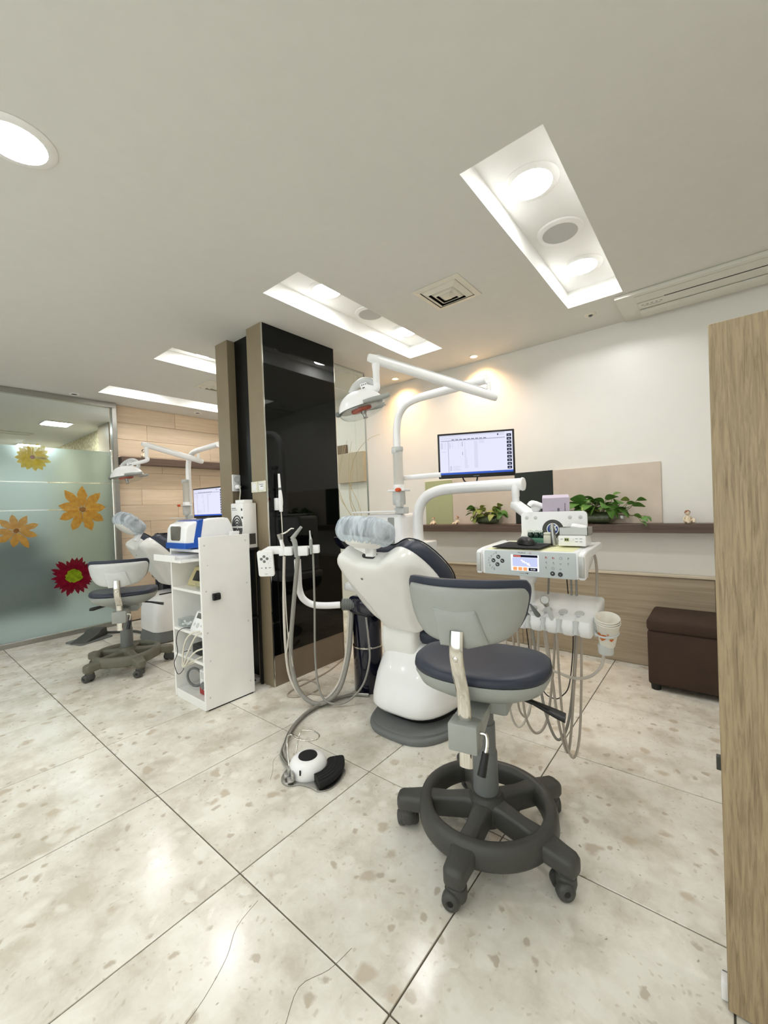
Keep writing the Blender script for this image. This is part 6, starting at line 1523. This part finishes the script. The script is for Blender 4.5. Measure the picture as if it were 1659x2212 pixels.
bb = bm_new(); box2(bb, (-1.265, .52, .054), (-1.15, .64, .20), .006, 2); hs_ = part('housing', bb, M['white'], tt, world=True)
bb = bm_new(); box2(bb, (-1.266, .518, .054), (-1.149, .60, .095), .003, 1); part('lower_panel', bb, M['red_label'], hs_, world=True)
bb = bm_new(); lathe(bb, [(.022, 0), (.02, .012), (.018, .014), (0, .014)], 22, (-1.21, .518, .115), rot(PI / 2, 0, 0)); part('dial', bb, M['mid_grey'], hs_, world=True)
bb = bm_new(); lathe(bb, [(.030, 0), (.029, .002), (0, .002)], 22, (-1.21, .519, .115), rot(PI / 2, 0, 0)); box2(bb, (-1.245, .517, .150), (-1.17, .520, .188)); part('plate', bb, M['grey_white'], hs_, world=True)

# computer tower on its stand in the pillar recess
tt = thing('computer_tower', 'white computer tower with arched grille behind the white cabinet', 'computer', (-1.243, .85, .905))
bb = bm_new(); box2(bb, (-1.315, .800, .905), (-1.172, .900, 1.200), .006, 2); part('housing', bb, M['white_matt'], tt, world=True)
for r_ in (.012, .026, .040, .054):
    for s in (1, -1):
        bb = bm_new(); tube(bb, [(-1.243 + r_ * math.cos(a), .7985, 1.045 + s * (.006 + 1.25 * r_ * math.sin(a))) for a in [PI * k / 10 for k in range(11)]], .0038, 6, 2); part('grille_arc', bb, M['print_dark'], tt, 60, world=True)
bb = bm_new(); box2(bb, (-1.192, .7985, 1.10), (-1.176, .8005, 1.112)); box2(bb, (-1.192, .7985, 1.15), (-1.180, .8005, 1.165)); box2(bb, (-1.19, .7985, .985), (-1.178, .8005, .998)); part('drive_slot', bb, M['print_dark'], tt, 0, world=True)
bb = bm_new(); box2(bb, (-1.30, .7988, 1.165), (-1.255, .8005, 1.170)); box2(bb, (-1.30, .7988, 1.155), (-1.24, .8005, 1.158)); part('lettering', bb, M['print_grey'], tt, 0, world=True)
bb = bm_new(); box2(bb, (-1.1725, .84, .93), (-1.1705, .885, 1.00)); part('port_panel', bb, M['dark_grey'], tt, 0, world=True)
b = bm_new(); box2(b, (-1.29, .82, 1.201), (-1.19, .885, 1.222), .001, 1); solo('paper_pad', b, M['white_matt'], 'small white notepad lying on the computer tower', 'notepad')
tt = thing('equipment_stand', 'black metal stand carrying the computer tower behind the cabinet', 'stand', (-1.35, .88, 0))
bb = bm_new(); box2(bb, (-1.445, .800, .890), (-1.165, .903, .904), .002, 1); part('top', bb, M['black'], tt, world=True)
for x in (-1.435, -1.175):
    for y in (.808, .895):
        bb = bm_new(); box2(bb, (x - .008, y - .006, 0), (x + .008, y + .006, .890)); part('leg', bb, M['black'], tt, 0, world=True)
bb = bm_new(); box2(bb, (-1.43, .815, .44), (-1.18, .895, .452)); part('shelf', bb, M['black'], tt, world=True)
for pts in ([(-1.28, .85, .88), (-1.23, .84, .75), (-1.24, .86, .60), (-1.22, .85, .52), (-1.25, .87, .40)], [(-1.26, .90, .88), (-1.23, .88, .70), (-1.235, .86, .45), (-1.22, .85, .2), (-1.25, .86, .03)], [(-1.24, .87, .14), (-1.21, .85, .10), (-1.24, .84, .05), (-1.20, .86, .03), (-1.25, .88, .02)]):
    hose('cable', pts, .005, M['black'], tt, 7)
tt = thing('power_strip', 'grey white power strip on the floor behind the white cabinet', 'power strip', (-1.235, .86, 0)); bb = bm_new(); box(bb, (-1.235, .855, .017), (.05, .10, .034), .006); part('housing', bb, M['grey_white'], tt, world=True)

# outlets and switches on the pillar
tt = thing('wall_socket', 'white double socket on the side of the left pillar panel', 'socket', (-1.4655, .94, 1.34))
bb = bm_new(); box2(bb, (-1.467, .905, 1.29), (-1.452, .968, 1.41), .006, 2); part('plate', bb, M['white'], tt, world=True)
for z in (1.375, 1.322):
    bb = bm_new(); lathe(bb, [(.021, .0), (.021, .002), (.018, .002), (.017, -.001), (0, -.001)], 20, (-1.452, .936, z), rot(0, PI / 2, 0)); part('socket_well', bb, M['grey_white'], tt, world=True)
tt = thing('power_plug', 'white plug with cable in the pillar socket', 'plug', (-1.45, .936, 1.322)); bb = bm_new(); lathe(bb, [(.018, 0), (.018, .012), (.013, .03), (.008, .036), (0, .036)], 18, (-1.4495, .936, 1.322), rot(0, PI / 2, 0)); part('plug', bb, M['white'], tt, world=True)
hose('cable', [(-1.418, .936, 1.318), (-1.40, .930, 1.29), (-1.405, .925, 1.22), (-1.40, .925, 1.15), (-1.395, .93, 1.02)], .0042, M['cable_white'], tt, 8)
for q, (xa, xb, lb) in enumerate(((-1.222, -1.150, 'blank left switch plate on the pillar front'), (-1.146, -1.062, 'right switch plate with a dark mark on the pillar front'))):
    tt = thing('light_switch', lb, 'switch', ((xa + xb) / 2, .907, 1.305), group='switch plates on the pillar')
    bb = bm_new(); box2(bb, (xa, .900, 1.268), (xb, .908, 1.340), .003, 2); part('plate', bb, M['cream'], tt, world=True)
    bb = bm_new(); box2(bb, (xa + .016, .897, 1.280), (xb - .016, .901, 1.328), .002, 1); rk = part('rocker', bb, M['white'], tt, world=True)
    if q: bb = bm_new(); box2(bb, (xa + .022, .8962, 1.316), (xb - .02, .8968, 1.319)); box2(bb, (xa + .036, .8962, 1.303), (xb - .024, .8968, 1.307)); part('marking', bb, M['print_dark'], rk, 0, world=True)

# ------------------------------------------------------------------ plants and figurines on the shelf
def leaf_mesh(nm, m):
    bb = bm_new(); n = 8; L, Wd = 1.0, .36
    prev = None
    for k in range(n + 1):
        u = k / n; w = Wd * (math.sin(PI * min(1, u * .92 + .06)) ** .75) * (1.15 - .55 * u) if k < n else 0.0
        z = .10 * math.sin(PI * u) - .22 * u * u
        row = [bb.verts.new((s * w, u * L, z + .10 * abs(s) * w * 2 + (-.06 * abs(s)))) for s in (-1, -.5, 0, .5, 1)] if k < n else [bb.verts.new((0, L, z))] * 5
        if prev:
            for i in range(4):
                q = []
                for v in (prev[i], prev[i + 1], row[i + 1], row[i]):
                    if v not in q: q.append(v)
                if len(q) > 2: bb.faces.new(q)
        prev = row
    return finish(bb, nm, m, 70)
leafs = [leaf_mesh('leaf', M['leaf']), leaf_mesh('leaf', M['leaf_pale'])]
def pothos(label, c, half, r, leaves, seed, pale, bottle_back=False):
    tt = thing('pothos_planter', label, 'plant', c)
    rr = random.Random(seed)
    bb = bm_new(); lathe(bb, [(0, -half), (r * .6, -half), (r, -half + .02), (r * .94, -half * .4), (r, 0), (r * .94, half * .4), (r, half - .03), (r * .45, half), (r * .3, half + .02), (r * .3, half + .03)], 24, (0, 0, r), rot(0, PI / 2 if not bottle_back else -PI / 2, 0)); part('bottle', bb, M['glass_bottle'], tt, 60)
    bb = bm_new(); lathe(bb, [(0, half + .028), (r * .36, half + .028), (r * .36, half + .045), (0, half + .047)], 16, (0, 0, r), rot(0, PI / 2 if not bottle_back else -PI / 2, 0)); part('bottle_cap', bb, M['white'], tt, 40)
    bb = bm_new(); lathe(bb, [(0, -half + .012), (r * .85, -half + .02), (r * .86, half - .04), (0, half - .03)], 20, (0, 0, r), rot(0, PI / 2, 0)); part('roots', bb, M['soil'], tt, 60)
    for (x, y, z, L, yaw, pitch, roll) in leaves:
        o = bpy.data.objects.new('leaf', leafs[1 if rr.random() < pale else 0]); place(o, (x, y, z), (pitch, roll, yaw), tt); o.scale = (L * rr.uniform(.9, 1.15), L, L)
        bb = bm_new(); tube(bb, [(x, y, z), (x * .85, y * .5 + .0, max(r * 1.2, z * .75)), (max(-half * .8, min(half * .8, x * .55)), 0, r * 1.4)], .0018, 5, 4); part('stem', bb, M['stem'], tt, 60)
rr = random.Random(21); big = []
for k in range(40):
    x = rr.uniform(-.16, .14); z = rr.uniform(.085, .165) - .35 * max(0, abs(x) - .10)
    big.append((x, rr.uniform(-.055, .02), z, rr.uniform(.075, .12), rr.uniform(-PI * .75, PI * .75) + PI, rr.uniform(-.9, .5), rr.uniform(-.6, .6)))
big += [(-.115, -.05, .135, .085, 2.0, .3, .4), (-.05, -.045, .16, .11, 2.2, .55, .9), (.0, -.03, .165, .095, 1.9, .5, .3), (.07, -.03, .17, .10, -2.2, .4, -.5), (.115, -.02, .20, .05, -1.0, .5, .5), (.16, -.03, .145, .055, 1.6, .0, .8),
        (.21, -.02, .165, .055, 1.3, .1, .9), (.255, -.02, .16, .055, -1.4, .1, -.7), (.23, -.03, .125, .075, -1.5, .0, -.7), (.20, -.03, .135, .065, -1.9, .2, -.6), (.24, -.05, .06, .055, -1.2, -.5, -.8), (.285, -.07, .045, .055, -2.6, -.4, .5), (.31, -.06, .05, .045, -2.0, -.7, .2), (.28, -.08, .02, .05, -2.0, -.5, .1)]
pothos('large green pothos trailing from a clear bottle on the right part of the shelf', (.520, YB - .068, .9672), .125, .045, big, 3, .12)
rr = random.Random(5); sm = []
for k in range(30):
    x = rr.uniform(-.12, .13); sm.append((x, rr.uniform(-.05, .02), rr.uniform(.07, .13), rr.uniform(.06, .09), rr.uniform(-PI * .8, PI * .8) + PI, rr.uniform(-1.0, .4), rr.uniform(-.7, .7)))
sm += [(-.115, -.03, .145, .07, 1.7, -.1, .8), (-.06, -.03, .14, .06, -2.0, .5, -.3), (.10, -.03, .145, .075, -2.5, .5, -.4), (-.11, -.045, .08, .065, 2.6, -.6, .2), (-.10, -.05, .06, .06, 3.0, -.9, .2), (.14, -.03, .08, .06, -1.7, -.3, -.4)]
pothos('small variegated pothos in a clear bottle left of the delivery arm', (-.295, YB - .068, .9672), .115, .036, sm, 8, .4, True)

def figurine(label, c, rz, hair, s=1.0):
    tt = thing('figurine', label, 'figurine', c, rz)
    bb = bm_new(); tube(bb, [(-.010 * s, -.006 * s, .008 * s), (-.012 * s, -.028 * s, .012 * s), (-.008 * s, -.036 * s, .004 * s)], [.008 * s, .007 * s, .005 * s], 10, 3); tube(bb, [(.010 * s, -.006 * s, .008 * s), (.016 * s, -.022 * s, .018 * s), (.012 * s, -.034 * s, .004 * s)], [.008 * s, .007 * s, .005 * s], 10, 3)
    lathe(bb, [(0, 0), (.016 * s, .001), (.017 * s, .008 * s), (.012 * s, .022 * s), (.009 * s, .032 * s), (.005 * s, .036 * s), (.004 * s, .040 * s)], 16)
    tube(bb, [(-.011 * s, 0, .031 * s), (-.018 * s, -.004 * s, .02 * s), (-.014 * s, -.015 * s, .012 * s)], .0035 * s, 8, 3); tube(bb, [(.011 * s, 0, .031 * s), (.019 * s, .002 * s, .018 * s), (.018 * s, .008 * s, .004 * s)], .0035 * s, 8, 3); part('body', bb, M['clay'], tt, 60)
    bb = bm_new(); lathe(bb, [(0, -.011 * s), (.007 * s, -.009 * s), (.0105 * s, 0), (.008 * s, .008 * s), (0, .011 * s)], 16, (0, -.001 * s, .049 * s)); hd_ = part('head', bb, M['clay'], tt, 60)
    bb = bm_new(); lathe(bb, [(.0115 * s, -.001 * s), (.0115 * s, .004 * s), (.008 * s, .010 * s), (0, .0125 * s)], 16, (0, .001 * s, .050 * s), rot(-.35, 0, 0)); part('hair', bb, hair, hd_, 60)
figurine('seated figurine with brown hair at the right end of the shelf', (1.045, YB - .085, .9665), .4, M['clay_red'], 1.35)
figurine('seated cream figurine before the sage green panel', (-.83, YB - .085, .9665), .2, M['clay_red'], 1.1)
figurine('seated figurine with reddish hair beside the small pothos', (-.585, YB - .085, .9665), -.3, M['clay_red'], 1.2)
figurine('small dark figurine near the left end of the oak wall shelf', (-3.775, 1.225, 1.7905), 1.5, M['dark_grey'], 1.6)
figurine('small dark figurine with twigs farther along the oak wall shelf', (-3.775, 1.785, 1.7905), 1.5, M['dark_grey'], 1.6)
